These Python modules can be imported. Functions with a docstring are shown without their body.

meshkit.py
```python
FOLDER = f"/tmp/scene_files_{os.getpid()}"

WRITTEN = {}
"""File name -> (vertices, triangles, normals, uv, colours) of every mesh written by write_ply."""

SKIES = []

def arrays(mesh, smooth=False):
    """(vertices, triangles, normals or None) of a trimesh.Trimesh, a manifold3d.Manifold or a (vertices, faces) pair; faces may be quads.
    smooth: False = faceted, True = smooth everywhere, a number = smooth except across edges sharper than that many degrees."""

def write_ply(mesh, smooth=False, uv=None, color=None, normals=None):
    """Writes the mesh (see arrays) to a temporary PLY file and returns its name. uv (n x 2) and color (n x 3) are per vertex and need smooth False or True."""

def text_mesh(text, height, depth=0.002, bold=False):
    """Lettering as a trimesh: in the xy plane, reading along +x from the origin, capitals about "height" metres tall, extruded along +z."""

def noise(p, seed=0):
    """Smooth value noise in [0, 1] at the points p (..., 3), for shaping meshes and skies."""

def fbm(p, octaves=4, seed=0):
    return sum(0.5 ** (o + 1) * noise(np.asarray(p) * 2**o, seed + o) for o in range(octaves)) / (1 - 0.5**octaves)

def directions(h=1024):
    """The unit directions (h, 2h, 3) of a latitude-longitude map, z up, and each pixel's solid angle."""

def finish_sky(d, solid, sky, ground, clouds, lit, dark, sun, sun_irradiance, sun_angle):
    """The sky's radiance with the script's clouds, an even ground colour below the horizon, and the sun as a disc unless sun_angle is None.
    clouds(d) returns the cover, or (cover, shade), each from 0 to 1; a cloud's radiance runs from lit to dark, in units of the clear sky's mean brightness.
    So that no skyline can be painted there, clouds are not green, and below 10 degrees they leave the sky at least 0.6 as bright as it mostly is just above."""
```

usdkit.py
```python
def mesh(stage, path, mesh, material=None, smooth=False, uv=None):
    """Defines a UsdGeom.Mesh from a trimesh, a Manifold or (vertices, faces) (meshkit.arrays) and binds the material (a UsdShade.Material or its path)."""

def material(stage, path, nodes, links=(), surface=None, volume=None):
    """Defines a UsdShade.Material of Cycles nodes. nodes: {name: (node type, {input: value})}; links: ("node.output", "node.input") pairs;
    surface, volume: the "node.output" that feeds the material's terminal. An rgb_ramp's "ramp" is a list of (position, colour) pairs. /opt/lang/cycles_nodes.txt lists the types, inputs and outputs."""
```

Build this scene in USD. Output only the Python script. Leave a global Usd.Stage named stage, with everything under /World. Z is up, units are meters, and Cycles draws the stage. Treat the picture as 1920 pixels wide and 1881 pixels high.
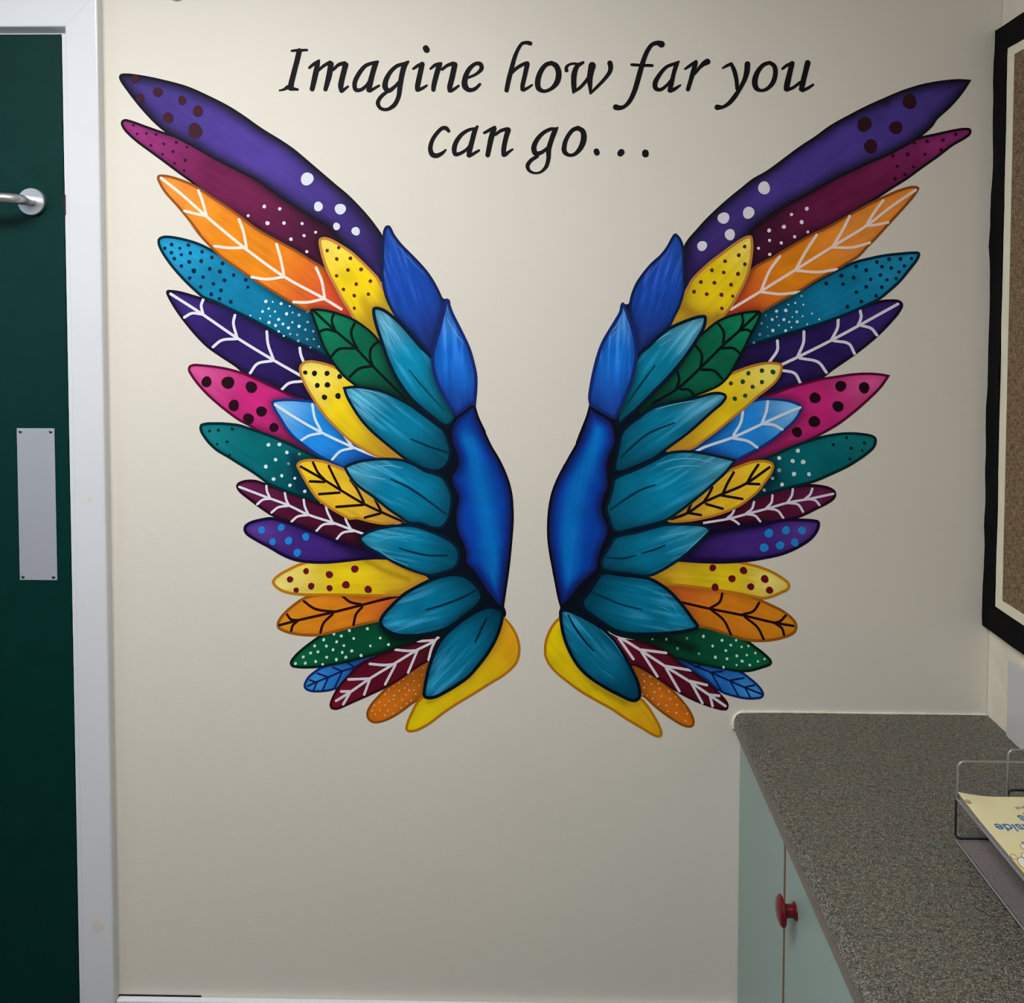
import math, random
import numpy as np, trimesh, shapely, usdkit, meshkit
from shapely.geometry import Polygon, LineString, Point, box as sbox
from shapely.ops import unary_union
from scipy.spatial import cKDTree
from pxr import Usd, UsdGeom, UsdLux, UsdShade, Gf, Sdf, Vt

random.seed(7)
stage = Usd.Stage.CreateInMemory()
UsdGeom.SetStageUpAxis(stage, UsdGeom.Tokens.z)
UsdGeom.SetStageMetersPerUnit(stage, 1.0)
UsdGeom.Xform.Define(stage, '/World')
stage.SetDefaultPrim(stage.GetPrimAtPath('/World'))
UsdGeom.Scope.Define(stage, '/World/Looks')

# ------------------------------------------------------------------ camera
# World: X along the mural wall, Y into that wall (its face is Y = 0), Z up.
# The photo's three vanishing points give the lens centre and the rotation.
IMW, IMH, FPX = 1920.0, 1881.0, 1500.0
PPX, PPY = 1005.0, 632.0
EYE = np.array([0.0, -1.58, 1.47])
def _kinv(x, y):
    v = np.array([(x - PPX) / FPX, (y - PPY) / FPX, 1.0]); return v / np.linalg.norm(v)
_h = _kinv(1030, 580)
_v = _kinv(934, 43600); _v -= _h * (_v @ _h); _v /= np.linalg.norm(_v)
_x = np.cross(_v, _h)
AX = np.stack([_x, _h, -_v], 1)          # camera coords of the world axes (columns)
APERTURE = 36.0
cam = UsdGeom.Camera.Define(stage, '/World/camera')
cam.CreateHorizontalApertureAttr(APERTURE)
cam.CreateVerticalApertureAttr(APERTURE * IMH / IMW)
cam.CreateFocalLengthAttr(FPX / IMW * APERTURE)
cam.CreateHorizontalApertureOffsetAttr(-(PPX - IMW / 2) / IMW * APERTURE)
cam.CreateVerticalApertureOffsetAttr((PPY - IMH / 2) / IMW * APERTURE)
cam.CreateClippingRangeAttr(Gf.Vec2f(0.02, 100))
_r, _u, _b = AX[0], -AX[1], -AX[2]
cam.AddTransformOp().Set(Gf.Matrix4d(*_r, 0, *_u, 0, *_b, 0, *EYE, 1))
EXPOSURE = 0.0
cam.CreateExposureAttr(EXPOSURE)

# ------------------------------------------------------------------ light
dome = UsdLux.DomeLight.Define(stage, '/World/sky_dome')
dome.CreateIntensityAttr(0.25); dome.CreateColorAttr(Gf.Vec3f(0.86, 0.93, 1.0))
def rect_light(name, loc, rot, w, h, power, color):
    l = UsdLux.RectLight.Define(stage, '/World/' + name)
    l.CreateWidthAttr(w); l.CreateHeightAttr(h); l.CreateIntensityAttr(power); l.CreateColorAttr(Gf.Vec3f(*color))
    l.AddTranslateOp().Set(Gf.Vec3d(*loc)); l.AddRotateXYZOp().Set(Gf.Vec3f(*rot)); return l
ROOM_L, ROOM_F, ROOM_H = -2.45, -4.2, 2.50
# daylight coming in through the window in the left wall (the light's plane fills the opening)
rect_light('window_daylight', (ROOM_L - 0.02, -1.35, 1.72), (0, -90, 0), 1.16, 1.7, 1.3, (0.70, 0.86, 1.10))
# the lit diffuser of the square-edged ceiling panel
LAMP = (-0.77, -1.25)
rect_light('ceiling_lamp_light', (*LAMP, ROOM_H - 0.045), (0, 0, 0), 1.16, 0.56, 19.2, (1.0, 1.0, 0.995))

# ------------------------------------------------------------------ helpers
def lin(c):
    c = np.asarray(c, float) / 255.0
    return np.where(c <= 0.04045, c / 12.92, ((c + 0.055) / 1.055) ** 2.4)
def ray(px, py):
    c = np.stack([(np.asarray(px, float) - PPX) / FPX, (np.asarray(py, float) - PPY) / FPX, np.ones_like(np.asarray(px, float))], -1)
    return c @ AX                        # world direction
def on_plane(px, py, axis, value):
    d = ray(px, py); t = (value - EYE[axis]) / d[..., axis]
    return EYE + d * t[..., None]
def onY(px, py, y=0.0): return on_plane(px, py, 1, y)
def onX(px, py, x): return on_plane(px, py, 0, x)
def onZ(px, py, z): return on_plane(px, py, 2, z)

used = {}
def numbered(parent, name):
    k = parent + '/' + name
    n = used.get(k, 0); used[k] = n + 1
    return k if n == 0 else f'{k}_{n:03d}'
def tag(prim, label=None, cat=None, group=None, kind=None):
    prim = prim.GetPrim() if hasattr(prim, 'GetPrim') else prim
    for k, v in (('label', label), ('category', cat), ('group', group), ('kind', kind)):
        if v: prim.SetCustomDataByKey(k, v)
    return prim
def P(parent): return '/World' if parent is None else str(parent.GetPath())
def obj(name, mesh, mat, parent=None, smooth=False, label=None, kind=None):
    m = usdkit.mesh(stage, numbered(P(parent), name), mesh, mat, smooth)
    tag(m, label=label, kind=kind)
    return m.GetPrim()
def thing(name, label, cat, loc=(0, 0, 0), group=None, kind=None):
    x = UsdGeom.Xform.Define(stage, numbered('/World', name))
    x.AddTranslateOp().Set(Gf.Vec3d(*map(float, loc)))
    return tag(x, label, cat, group, kind)
def cat_(ms): return trimesh.util.concatenate(ms)
def bx(lo, hi):
    lo, hi = np.minimum(lo, hi), np.maximum(lo, hi)
    m = trimesh.creation.box(np.asarray(hi, float) - lo); m.apply_translation((np.asarray(hi, float) + lo) / 2); return m
def rbx(lo, hi, r=0.002, n=8):
    import manifold3d as m3
    lo, hi = np.minimum(lo, hi).astype(float), np.maximum(lo, hi).astype(float)
    r = min(r, (hi - lo).min() / 2 * 0.98)
    ms = []
    for k in np.ndindex(2, 2, 2):
        s = m3.Manifold.sphere(r, n).translate(tuple(np.where(np.array(k) == 0, lo + r, hi - r))); ms.append(s)
    h = m3.Manifold.batch_hull(ms).to_mesh()
    return trimesh.Trimesh(np.array(h.vert_properties)[:, :3], np.array(h.tri_verts))
def tube(pts, r, n=10, closed=False, caps=True):
    pts = np.asarray(pts, float); N = len(pts)
    rr = np.full(N, r) if np.ndim(r) == 0 else np.asarray(r, float)
    tan = np.gradient(pts, axis=0); tan /= np.linalg.norm(tan, axis=1)[:, None]
    a = np.array([0, 0, 1.0]) if abs(tan[0][2]) < 0.9 else np.array([1.0, 0, 0])
    vs = []
    for i in range(N):
        a = a - tan[i] * (a @ tan[i]); a /= np.linalg.norm(a); b = np.cross(tan[i], a)
        th = np.arange(n) / n * 2 * np.pi
        vs.append(pts[i] + rr[i] * (np.cos(th)[:, None] * a + np.sin(th)[:, None] * b))
    v = np.concatenate(vs); f = []
    for i in range(N - 1):
        for k in range(n):
            p, q = i * n + k, i * n + (k + 1) % n
            f += [[p, q, q + n], [p, q + n, p + n]]
    if caps:
        c0, c1 = len(v), len(v) + 1; v = np.vstack([v, pts[0], pts[-1]])
        for k in range(n):
            f.append([c0, (k + 1) % n, k]); f.append([c1, (N - 1) * n + k, (N - 1) * n + (k + 1) % n])
    return trimesh.Trimesh(v, np.array(f), process=False)
def lathe(profile, n=40):
    """profile (r, z) pairs, revolved about z."""
    return trimesh.creation.revolve(np.asarray(profile, float), sections=n)
def smooth_path(pts, k=8):
    pts = [np.asarray(p, float) for p in pts]; out = []
    for i in range(len(pts) - 1):
        p0 = pts[i - 1] if i else 2 * pts[0] - pts[1]
        p3 = pts[i + 2] if i + 2 < len(pts) else 2 * pts[-1] - pts[-2]
        out += cr(p0, pts[i], pts[i + 1], p3, k)
    return np.array(out + [pts[-1]])
def cr(p0, p1, p2, p3, k):
    """Centripetal Catmull-Rom from p1 to p2 (p2 left out); the first two coordinates give the spacing."""
    d = lambda a, b: max(np.linalg.norm((a - b)[:2]), 1e-6) ** 0.5
    t0 = 0; t1 = t0 + d(p0, p1); t2 = t1 + d(p1, p2); t3 = t2 + d(p2, p3); r = []
    for s in range(k):
        t = t1 + (t2 - t1) * s / k
        a1 = (t1 - t) / (t1 - t0) * p0 + (t - t0) / (t1 - t0) * p1
        a2 = (t2 - t) / (t2 - t1) * p1 + (t - t1) / (t2 - t1) * p2
        a3 = (t3 - t) / (t3 - t2) * p2 + (t - t2) / (t3 - t2) * p3
        b1 = (t2 - t) / (t2 - t0) * a1 + (t - t0) / (t2 - t0) * a2
        b2 = (t3 - t) / (t3 - t1) * a2 + (t - t1) / (t3 - t1) * a3
        r.append((t2 - t) / (t2 - t1) * b1 + (t - t1) / (t2 - t1) * b2)
    return r

# ------------------------------------------------------------------ materials
def mat(name, nodes, links=(), surface='p.BSDF'):
    return usdkit.material(stage, '/World/Looks/' + name, nodes, links, surface=surface)
def plain(name, rgb, rough=0.5, metal=0.0, spec=0.5, bump=0.0, scale=400.0, vary=0.0, vscale=8.0, **kw):
    c = lin(rgb)
    nodes = {'p': ('principled_bsdf', {'base_color': c, 'roughness': rough, 'metallic': metal, 'specular_ior_level': spec, **kw})}
    links = []
    if bump or vary:
        nodes['g'] = ('geometry', {})
    if bump:
        nodes['n'] = ('noise_texture', {'scale': scale, 'detail': 3.0})
        nodes['b'] = ('bump', {'strength': bump, 'distance': 0.002})
        links += [('g.position', 'n.vector'), ('n.fac', 'b.height'), ('b.normal', 'p.normal')]
    if vary:
        nodes['m'] = ('noise_texture', {'scale': vscale, 'detail': 4.0})
        nodes['r'] = ('rgb_ramp', {'ramp': [(0.3, c * (1 - vary)), (0.7, np.minimum(c * (1 + vary), 1))]})
        links += [('g.position', 'm.vector'), ('m.fac', 'r.fac'), ('r.color', 'p.base_color')]
    return mat(name, nodes, links)
M = {}
M['wall'] = plain('wall_paint', (227, 221, 209), 0.62, spec=0.25, bump=0.10, scale=260, vary=0.012, vscale=3)
M['plaster'] = plain('rough_plaster', (224, 215, 197), 0.7, spec=0.3, bump=0.6, scale=65, vary=0.03, vscale=12)
M['ceiling'] = plain('ceiling_white', (205, 203, 198), 0.8)
M['room_wall'] = plain('room_wall_paint', (150, 148, 140), 0.7)
M['floor'] = plain('floor_vinyl', (72, 68, 64), 0.45, vary=0.08, vscale=30)
M['gloss_white'] = plain('white_gloss_paint', (221, 223, 228), 0.28, bump=0.05, scale=120, vary=0.012, vscale=6)
M['stain'] = plain('old_stain', (222, 214, 206), 0.4)
M['green'] = plain('green_gloss_paint', (0, 47, 42), 0.5, spec=0.14, bump=0.12, scale=220, vary=0.08, vscale=20)
M['steel'] = plain('satin_steel', (212, 213, 216), 0.32, metal=0.85)
M['alu'] = plain('brushed_aluminium', (180, 184, 192), 0.5, metal=0.3, bump=0.05, scale=500)
M['screw'] = plain('screw_steel', (120, 120, 125), 0.35, metal=1.0)
M['dark_metal'] = plain('bronze_strike', (70, 52, 45), 0.4, metal=0.8)
M['black_gap'] = plain('dark_gap', (12, 12, 13), 0.9)
M['border'] = plain('black_border_paper', (12, 11, 13), 0.7, spec=0.08, bump=0.3, scale=40)
M['cream'] = plain('cream_trim', (226, 220, 196), 0.6, vary=0.03, vscale=20)
M['laminate_edge'] = plain('postformed_underside', (120, 108, 92), 0.5, vary=0.1, vscale=150)
M['sage'] = plain('sage_paint', (142, 162, 155), 0.4, bump=0.03, scale=300, vary=0.02, vscale=5)
M['mdf'] = plain('mdf_edge', (112, 80, 46), 0.7)
M['red'] = plain('red_gloss', (98, 3, 21), 0.22)
M['caulk'] = plain('white_caulk', (232, 224, 208), 0.5, vary=0.06, vscale=120)
M['whiteboard'] = plain('whiteboard_enamel', (198, 197, 195), 0.18)
M['wire'] = plain('grey_wire', (168, 168, 170), 0.35, metal=0.6)
M['meshwire'] = plain('dark_mesh', (150, 141, 140), 0.4, metal=0.35)
M['flange'] = plain('mesh_flange', (108, 104, 104), 0.4, metal=0.4)
M['darkwire'] = plain('dark_wire', (62, 60, 61), 0.4, metal=0.6)
M['letter'] = plain('black_lettering_paint', (22, 20, 23), 0.6, spec=0.08)
M['blue_print'] = plain('blue_print', (58, 112, 162), 0.6)
M['grey_print'] = plain('grey_print', (88, 92, 96), 0.6)
M['orange_print'] = plain('orange_print', (205, 120, 50), 0.6)
M['petal'] = plain('white_print', (232, 230, 224), 0.6)
M['petal_line'] = plain('petal_outline_print', (112, 106, 76), 0.6)
M['pages'] = plain('page_edges', (225, 218, 196), 0.7)
M['sticker'] = plain('brown_mark', (176, 160, 112), 0.6)
M['ochre'] = plain('ochre_paint', (150, 112, 40), 0.5)
M['diffuser'] = mat('lamp_diffuser', {'e': ('emission', {'color': (1, 0.96, 0.9), 'strength': 4.0})}, surface='e.emission')
M['glass'] = mat('window_glass', {'t': ('transparent_bsdf', {}), 'g': ('glossy_bsdf', {'roughness': 0.02}), 'f': ('fresnel', {'IOR': 1.45}), 'm': ('mix_closure', {})},
                 [('f.fac', 'm.fac'), ('t.BSDF', 'm.closure1'), ('g.BSDF', 'm.closure2')], surface='m.closure')
# mural paint: the colour each brush left lies on the mesh as the primvar "paint"
M['mural'] = mat('mural_paint', {'a': ('attribute', {'attribute': 'paint'}), 'g': ('geometry', {}), 'n': ('noise_texture', {'scale': 420.0, 'detail': 3.0}),
                 'b': ('bump', {'strength': 0.08, 'distance': 0.002}), 'p': ('principled_bsdf', {'roughness': 0.6, 'specular_ior_level': 0.08})},
                 [('a.color', 'p.base_color'), ('g.position', 'n.vector'), ('n.fac', 'b.height'), ('b.normal', 'p.normal')])
# speckled grey laminate, plain brown-grey on the lower half of its front edge
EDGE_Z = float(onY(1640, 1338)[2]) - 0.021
M['worktop'] = mat('granite_laminate', {'g': ('geometry', {}), 'mp': ('mapping', {'scale': (0.75, 1.0, 1.0), 'rotation': (0, 0, 0.35)}),
    'n1': ('noise_texture', {'scale': 520.0, 'detail': 3.0, 'roughness': 0.75}), 'n2': ('noise_texture', {'scale': 24.0, 'detail': 4.0}), 'n3': ('noise_texture', {'scale': 170.0, 'detail': 4.0, 'roughness': 0.65}),
    'r1': ('rgb_ramp', {'ramp': [(0.32, lin((32, 34, 34))), (0.43, lin((88, 88, 83))), (0.54, lin((124, 121, 112))), (0.68, lin((200, 198, 188)))]}),
    'r2': ('rgb_ramp', {'ramp': [(0.3, lin((222, 230, 229))), (0.5, lin((236, 234, 229))), (0.7, lin((244, 238, 228)))]}),
    'r3': ('rgb_ramp', {'ramp': [(0.33, lin((150, 154, 152))), (0.50, lin((235, 235, 232))), (0.7, lin((255, 255, 255)))]}),
    'm1': ('mix_color', {'blend_type': 'multiply', 'fac': 1.0}), 'm2': ('mix_color', {'blend_type': 'multiply', 'fac': 1.0}),
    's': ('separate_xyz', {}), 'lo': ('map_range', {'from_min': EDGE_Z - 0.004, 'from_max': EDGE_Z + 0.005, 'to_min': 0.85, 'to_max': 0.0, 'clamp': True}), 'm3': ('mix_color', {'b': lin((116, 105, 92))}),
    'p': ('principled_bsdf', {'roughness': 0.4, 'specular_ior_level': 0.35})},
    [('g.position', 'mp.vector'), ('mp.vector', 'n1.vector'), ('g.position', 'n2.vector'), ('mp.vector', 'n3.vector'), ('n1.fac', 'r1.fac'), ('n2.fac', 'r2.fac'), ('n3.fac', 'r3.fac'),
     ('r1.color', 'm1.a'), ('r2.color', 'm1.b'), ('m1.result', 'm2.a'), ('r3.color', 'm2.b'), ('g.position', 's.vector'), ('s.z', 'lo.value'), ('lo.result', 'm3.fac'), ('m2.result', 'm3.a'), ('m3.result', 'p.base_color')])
# woven hessian
M['hessian'] = mat('hessian_weave', {'g': ('geometry', {}), 's': ('separate_xyz', {}), 'c': ('combine_xyz', {}), 'n': ('noise_texture', {'scale': 9.0, 'detail': 5.0}),
    'my': ('mapping', {'scale': (1, 90.0, 620.0)}), 'mz': ('mapping', {'scale': (1, 620.0, 90.0)}), 'ny': ('noise_texture', {'scale': 1.0, 'detail': 2.0}), 'nz': ('noise_texture', {'scale': 1.0, 'detail': 2.0}),
    'add': ('math', {'math_type': 'add'}), 'h': ('math', {'math_type': 'multiply', 'value2': 0.5}),
    'r': ('rgb_ramp', {'ramp': [(0.36, lin((76, 61, 46))), (0.5, lin((122, 101, 78))), (0.64, lin((158, 134, 106)))]}), 'b': ('bump', {'strength': 0.5, 'distance': 0.002}),
    'p': ('principled_bsdf', {'roughness': 0.9, 'specular_ior_level': 0.1})},
    [('g.position', 'my.vector'), ('g.position', 'mz.vector'), ('my.vector', 'ny.vector'), ('mz.vector', 'nz.vector'), ('ny.fac', 'add.value1'), ('nz.fac', 'add.value2'), ('add.value', 'h.value1'),
     ('h.value', 'r.fac'), ('r.color', 'p.base_color'), ('h.value', 'b.height'), ('b.normal', 'p.normal')])
# booklet cover: pale cream yellow print that deepens towards its near end
M['cover'] = mat('booklet_cover_print', {'a': ('attribute', {'attribute': 'paint'}), 'p': ('principled_bsdf', {'roughness': 0.35})}, [('a.color', 'p.base_color')])

# ------------------------------------------------------------------ setting
XR = float(onY(1851.0, 1320)[0])                       # the right wall's face
ZT = float(onY(1640, 1338)[2])                         # worktop height
arch_out = float(onY(206.5, 940, -0.002)[0]); arch_in = float(onY(134.5, 800, -0.02)[0])
leaf_r = float(onY(128.0, 800)[0]); leaf_top = float(onY(60, 66)[2]); arch_top_in = float(onY(60, 50.5, -0.02)[2])
lin_r = float(onY(130.0, 800)[0]); lin_top = leaf_top + 0.0015
ARCH_W = arch_out - arch_in
leaf_l = leaf_r - 0.82; T = 0.12
def struct(name, mesh, m, parent=None, smooth=False, label=None):
    p = obj(name, mesh, m, parent, smooth, label)
    if parent is None: tag(p, kind='structure')
    return p
ol, orr, ot = leaf_l - 0.035, leaf_r + 0.035, leaf_top + 0.035   # wall opening of the door
wb = tag(UsdGeom.Xform.Define(stage, numbered('/World', 'wall_back')), 'cream painted wall carrying the wing mural', kind='structure')
obj('wall_panel', cat_([bx((orr, 0, 0), (XR + T, T, ROOM_H)), bx((ol, 0, ot), (orr, T, ROOM_H)), bx((ROOM_L - T, 0, 0), (ol, T, ROOM_H))]), M['wall'], wb)
# right wall: a slightly uneven plaster face
def uneven_panel(y0, y1, z0, z1, n, amp, seed):
    ys = np.linspace(y0, y1, n); zs = np.linspace(z0, z1, n)
    Y, Z = np.meshgrid(ys, zs, indexing='ij'); p = np.stack([Y * 22, Z * 22, np.zeros_like(Y)], -1)
    edge = np.minimum(1, np.abs(Y - max(y0, y1)) / 0.02)
    D = (meshkit.fbm(p, 4, seed) - 0.5) * amp * edge
    v = np.stack([XR + D, Y, Z], -1).reshape(-1, 3); f = []
    for i in range(n - 1):
        for j in range(n - 1):
            a = i * n + j; f += [[a, a + n, a + 1], [a + 1, a + n, a + n + 1]]
    return trimesh.Trimesh(v, np.array(f), process=False)
wr = tag(UsdGeom.Xform.Define(stage, numbered('/World', 'wall_right')), 'cream plastered wall behind the noticeboard and worktop', kind='structure')
obj('wall_panel', bx((XR + 0.004, ROOM_F, 0), (XR + T, 0, ROOM_H)), M['wall'], wr)
obj('plaster_face', uneven_panel(-0.001, -1.4, 0.3, ROOM_H, 150, 0.008, 3), M['plaster'], wr, smooth=60)
struct('floor', bx((ROOM_L - T, ROOM_F - T, -0.1), (XR + T, T, 0)), M['floor'])
struct('ceiling', bx((ROOM_L - T, ROOM_F - T, ROOM_H), (XR + T, T, ROOM_H + 0.1)), M['ceiling'])
struct('wall_front', bx((ROOM_L - T, ROOM_F - T, 0), (XR + T, ROOM_F, ROOM_H)), M['room_wall'])
wy0, wy1, wz0, wz1 = -2.2, -0.5, 1.14, 2.30            # window opening in the left wall
struct('wall_left', cat_([bx((ROOM_L - T, ROOM_F, 0), (ROOM_L, wy0, ROOM_H)), bx((ROOM_L - T, wy1, 0), (ROOM_L, 0, ROOM_H)),
                          bx((ROOM_L - T, wy0, 0), (ROOM_L, wy1, wz0)), bx((ROOM_L - T, wy0, wz1), (ROOM_L, wy1, ROOM_H))]), M['room_wall'])
w1 = tag(UsdGeom.Xform.Define(stage, numbered('/World', 'window_1')), 'white framed window in the left wall', kind='structure')
obj('window_frame', cat_([bx((ROOM_L - 0.1, wy0, wz0), (ROOM_L - 0.04, wy0 + 0.05, wz1)), bx((ROOM_L - 0.1, wy1 - 0.05, wz0), (ROOM_L - 0.04, wy1, wz1)),
                          bx((ROOM_L - 0.1, wy0, wz0), (ROOM_L - 0.04, wy1, wz0 + 0.05)), bx((ROOM_L - 0.1, wy0, wz1 - 0.05), (ROOM_L - 0.04, wy1, wz1))]), M['gloss_white'], w1)
obj('pane', bx((ROOM_L - 0.073, wy0 + 0.05, wz0 + 0.05), (ROOM_L - 0.067, wy1 - 0.05, wz1 - 0.05)), M['glass'], w1)
obj('window_sill', rbx((ROOM_L - 0.1, wy0 - 0.03, wz0 - 0.03), (ROOM_L + 0.04, wy1 + 0.03, wz0), 0.006), M['gloss_white'], w1)
# skirting board
zs = float(onY(300, 1878.0, -0.014)[2])
sk = struct('baseboard_back', cat_([rbx((arch_out + 0.001, -0.014, 0.0), (XR - 0.49, -0.0005, zs), 0.003)]), M['gloss_white'])
# dirty joint line on top of the skirting
obj('dirt_line', bx((arch_out + 0.001, -0.0018, zs - 0.002), (arch_out + 0.17, -0.0002, zs + 0.0016)), M['black_gap'], sk)
# ceiling lamp (above the frame, the room's own light)
cl = thing('ceiling_lamp', 'flat white ceiling lamp with a glowing diffuser in front of the mural wall', 'ceiling lamp', (*LAMP, ROOM_H))
obj('housing', cat_([bx((-0.62, -0.32, -0.04), (-0.59, 0.32, 0)), bx((0.59, -0.32, -0.04), (0.62, 0.32, 0)), bx((-0.59, -0.32, -0.04), (0.59, -0.29, 0)), bx((-0.59, 0.29, -0.04), (0.59, 0.32, 0))]), M['gloss_white'], cl)
obj('diffuser', bx((-0.59, -0.29, -0.036), (0.59, 0.29, -0.026)), M['diffuser'], cl)

# ---- door
d1 = tag(UsdGeom.Xform.Define(stage, numbered('/World', 'door_1')), 'dark green door in a white frame left of the wing mural', kind='structure')
def wall_poly(pts, y0, y1):
    """A prism with its outline in the wall plane (X, Z), between depths y0 and y1."""
    m = trimesh.creation.extrude_polygon(Polygon(pts), abs(y1 - y0), engine='earcut')
    v = m.vertices.copy(); m.vertices = np.stack([v[:, 0], max(y0, y1) - v[:, 2], v[:, 1]], 1); return m
leaf = bx((leaf_l, 0.0, 0.006), (leaf_r, 0.044, leaf_top))
pz1, pz0 = float(onY(3, 925)[2]), float(onY(3, 1362)[2]); pxr = float(onY(3.0, 1150)[0])
leaf = trimesh.boolean.difference([leaf, bx((leaf_l + 0.1, -0.01, pz0), (pxr, 0.005, pz1))], engine='manifold')
obj('door_leaf', leaf, M['green'], d1, label='dark green painted door leaf')
# white lining round the leaf, then the mitred architrave
obj('door_lining', cat_([bx((lin_r - 0.0005, 0.0, 0), (orr, 0.11, lin_top)), bx((ol, 0.0, lin_top), (orr, 0.11, ot)), bx((ol, 0.0, 0), (leaf_l - 0.003, 0.11, lin_top))]), M['gloss_white'], d1)
obj('door_stop', cat_([bx((leaf_r - 0.012, 0.046, 0), (lin_r, 0.06, lin_top)), bx((ol + 0.03, 0.046, leaf_top - 0.012), (lin_r, 0.06, lin_top))]), M['black_gap'], d1)
at_in = arch_top_in; W = ARCH_W
prof = [(0.0, 0.0), (0.0, 0.0160), (0.0012, 0.0186), (0.0036, 0.0196), (W - 0.0036, 0.0196), (W - 0.0012, 0.0186), (W, 0.0160), (W, 0.0)]
al = ol - 0.032
def moulding(end0, end1):
    """The architrave's section carried from end0(w, d) to end1(w, d)."""
    v = np.array([end0(w, d) for w, d in prof] + [end1(w, d) for w, d in prof]); n = len(prof); f = []
    for i in range(n):
        j = (i + 1) % n; f += [[i, j, j + n], [i, j + n, i + n]]
    for i in range(1, n - 1): f += [[0, i + 1, i], [n, n + i, n + i + 1]]
    m = trimesh.Trimesh(v, np.array(f), process=False); trimesh.repair.fix_normals(m); return m
g = 0.00025
obj('architrave', moulding(lambda w, d: (arch_in + w, -d, 0.0), lambda w, d: (arch_in + w, -d, at_in + w - g)), M['gloss_white'], d1)
obj('architrave', moulding(lambda w, d: (al - w, -d, at_in + w), lambda w, d: (arch_in + w, -d, at_in + w)), M['gloss_white'], d1)
obj('architrave', moulding(lambda w, d: (al - w, -d, 0.0), lambda w, d: (al - w, -d, at_in + w - g)), M['gloss_white'], d1)
def disc_on_wall(px, py, rx, ry, y, thick, n=28, jit=0.0, seed=0):
    rng = np.random.default_rng(seed); th = np.arange(n) / n * 2 * np.pi
    k = 1 + jit * np.sin(th * 3 + rng.uniform(0, 6)) + jit * 0.6 * np.sin(th * 5 + rng.uniform(0, 6))
    q = onY(px + rx * k * np.cos(th), py + ry * k * np.sin(th), y)
    return wall_poly(q[:, [0, 2]], y, y - thick)
for (px, py, rx, ry) in ((168, 938, 5.5, 6.5), (155, 1134, 3.5, 3.5), (182.5, 1738, 11, 12)):
    obj('filler_spot', disc_on_wall(px, py, rx, ry, -0.0195, 0.0003, jit=0.08, seed=int(px)), M['stain'], d1)
obj('strike_plate', bx((leaf_r - 0.001, -0.0015, float(onY(127, 403)[2])), (lin_r + 0.0012, 0.03, float(onY(127, 365)[2]))), M['dark_metal'], d1, label='dark metal strike plate in the frame')
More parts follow.
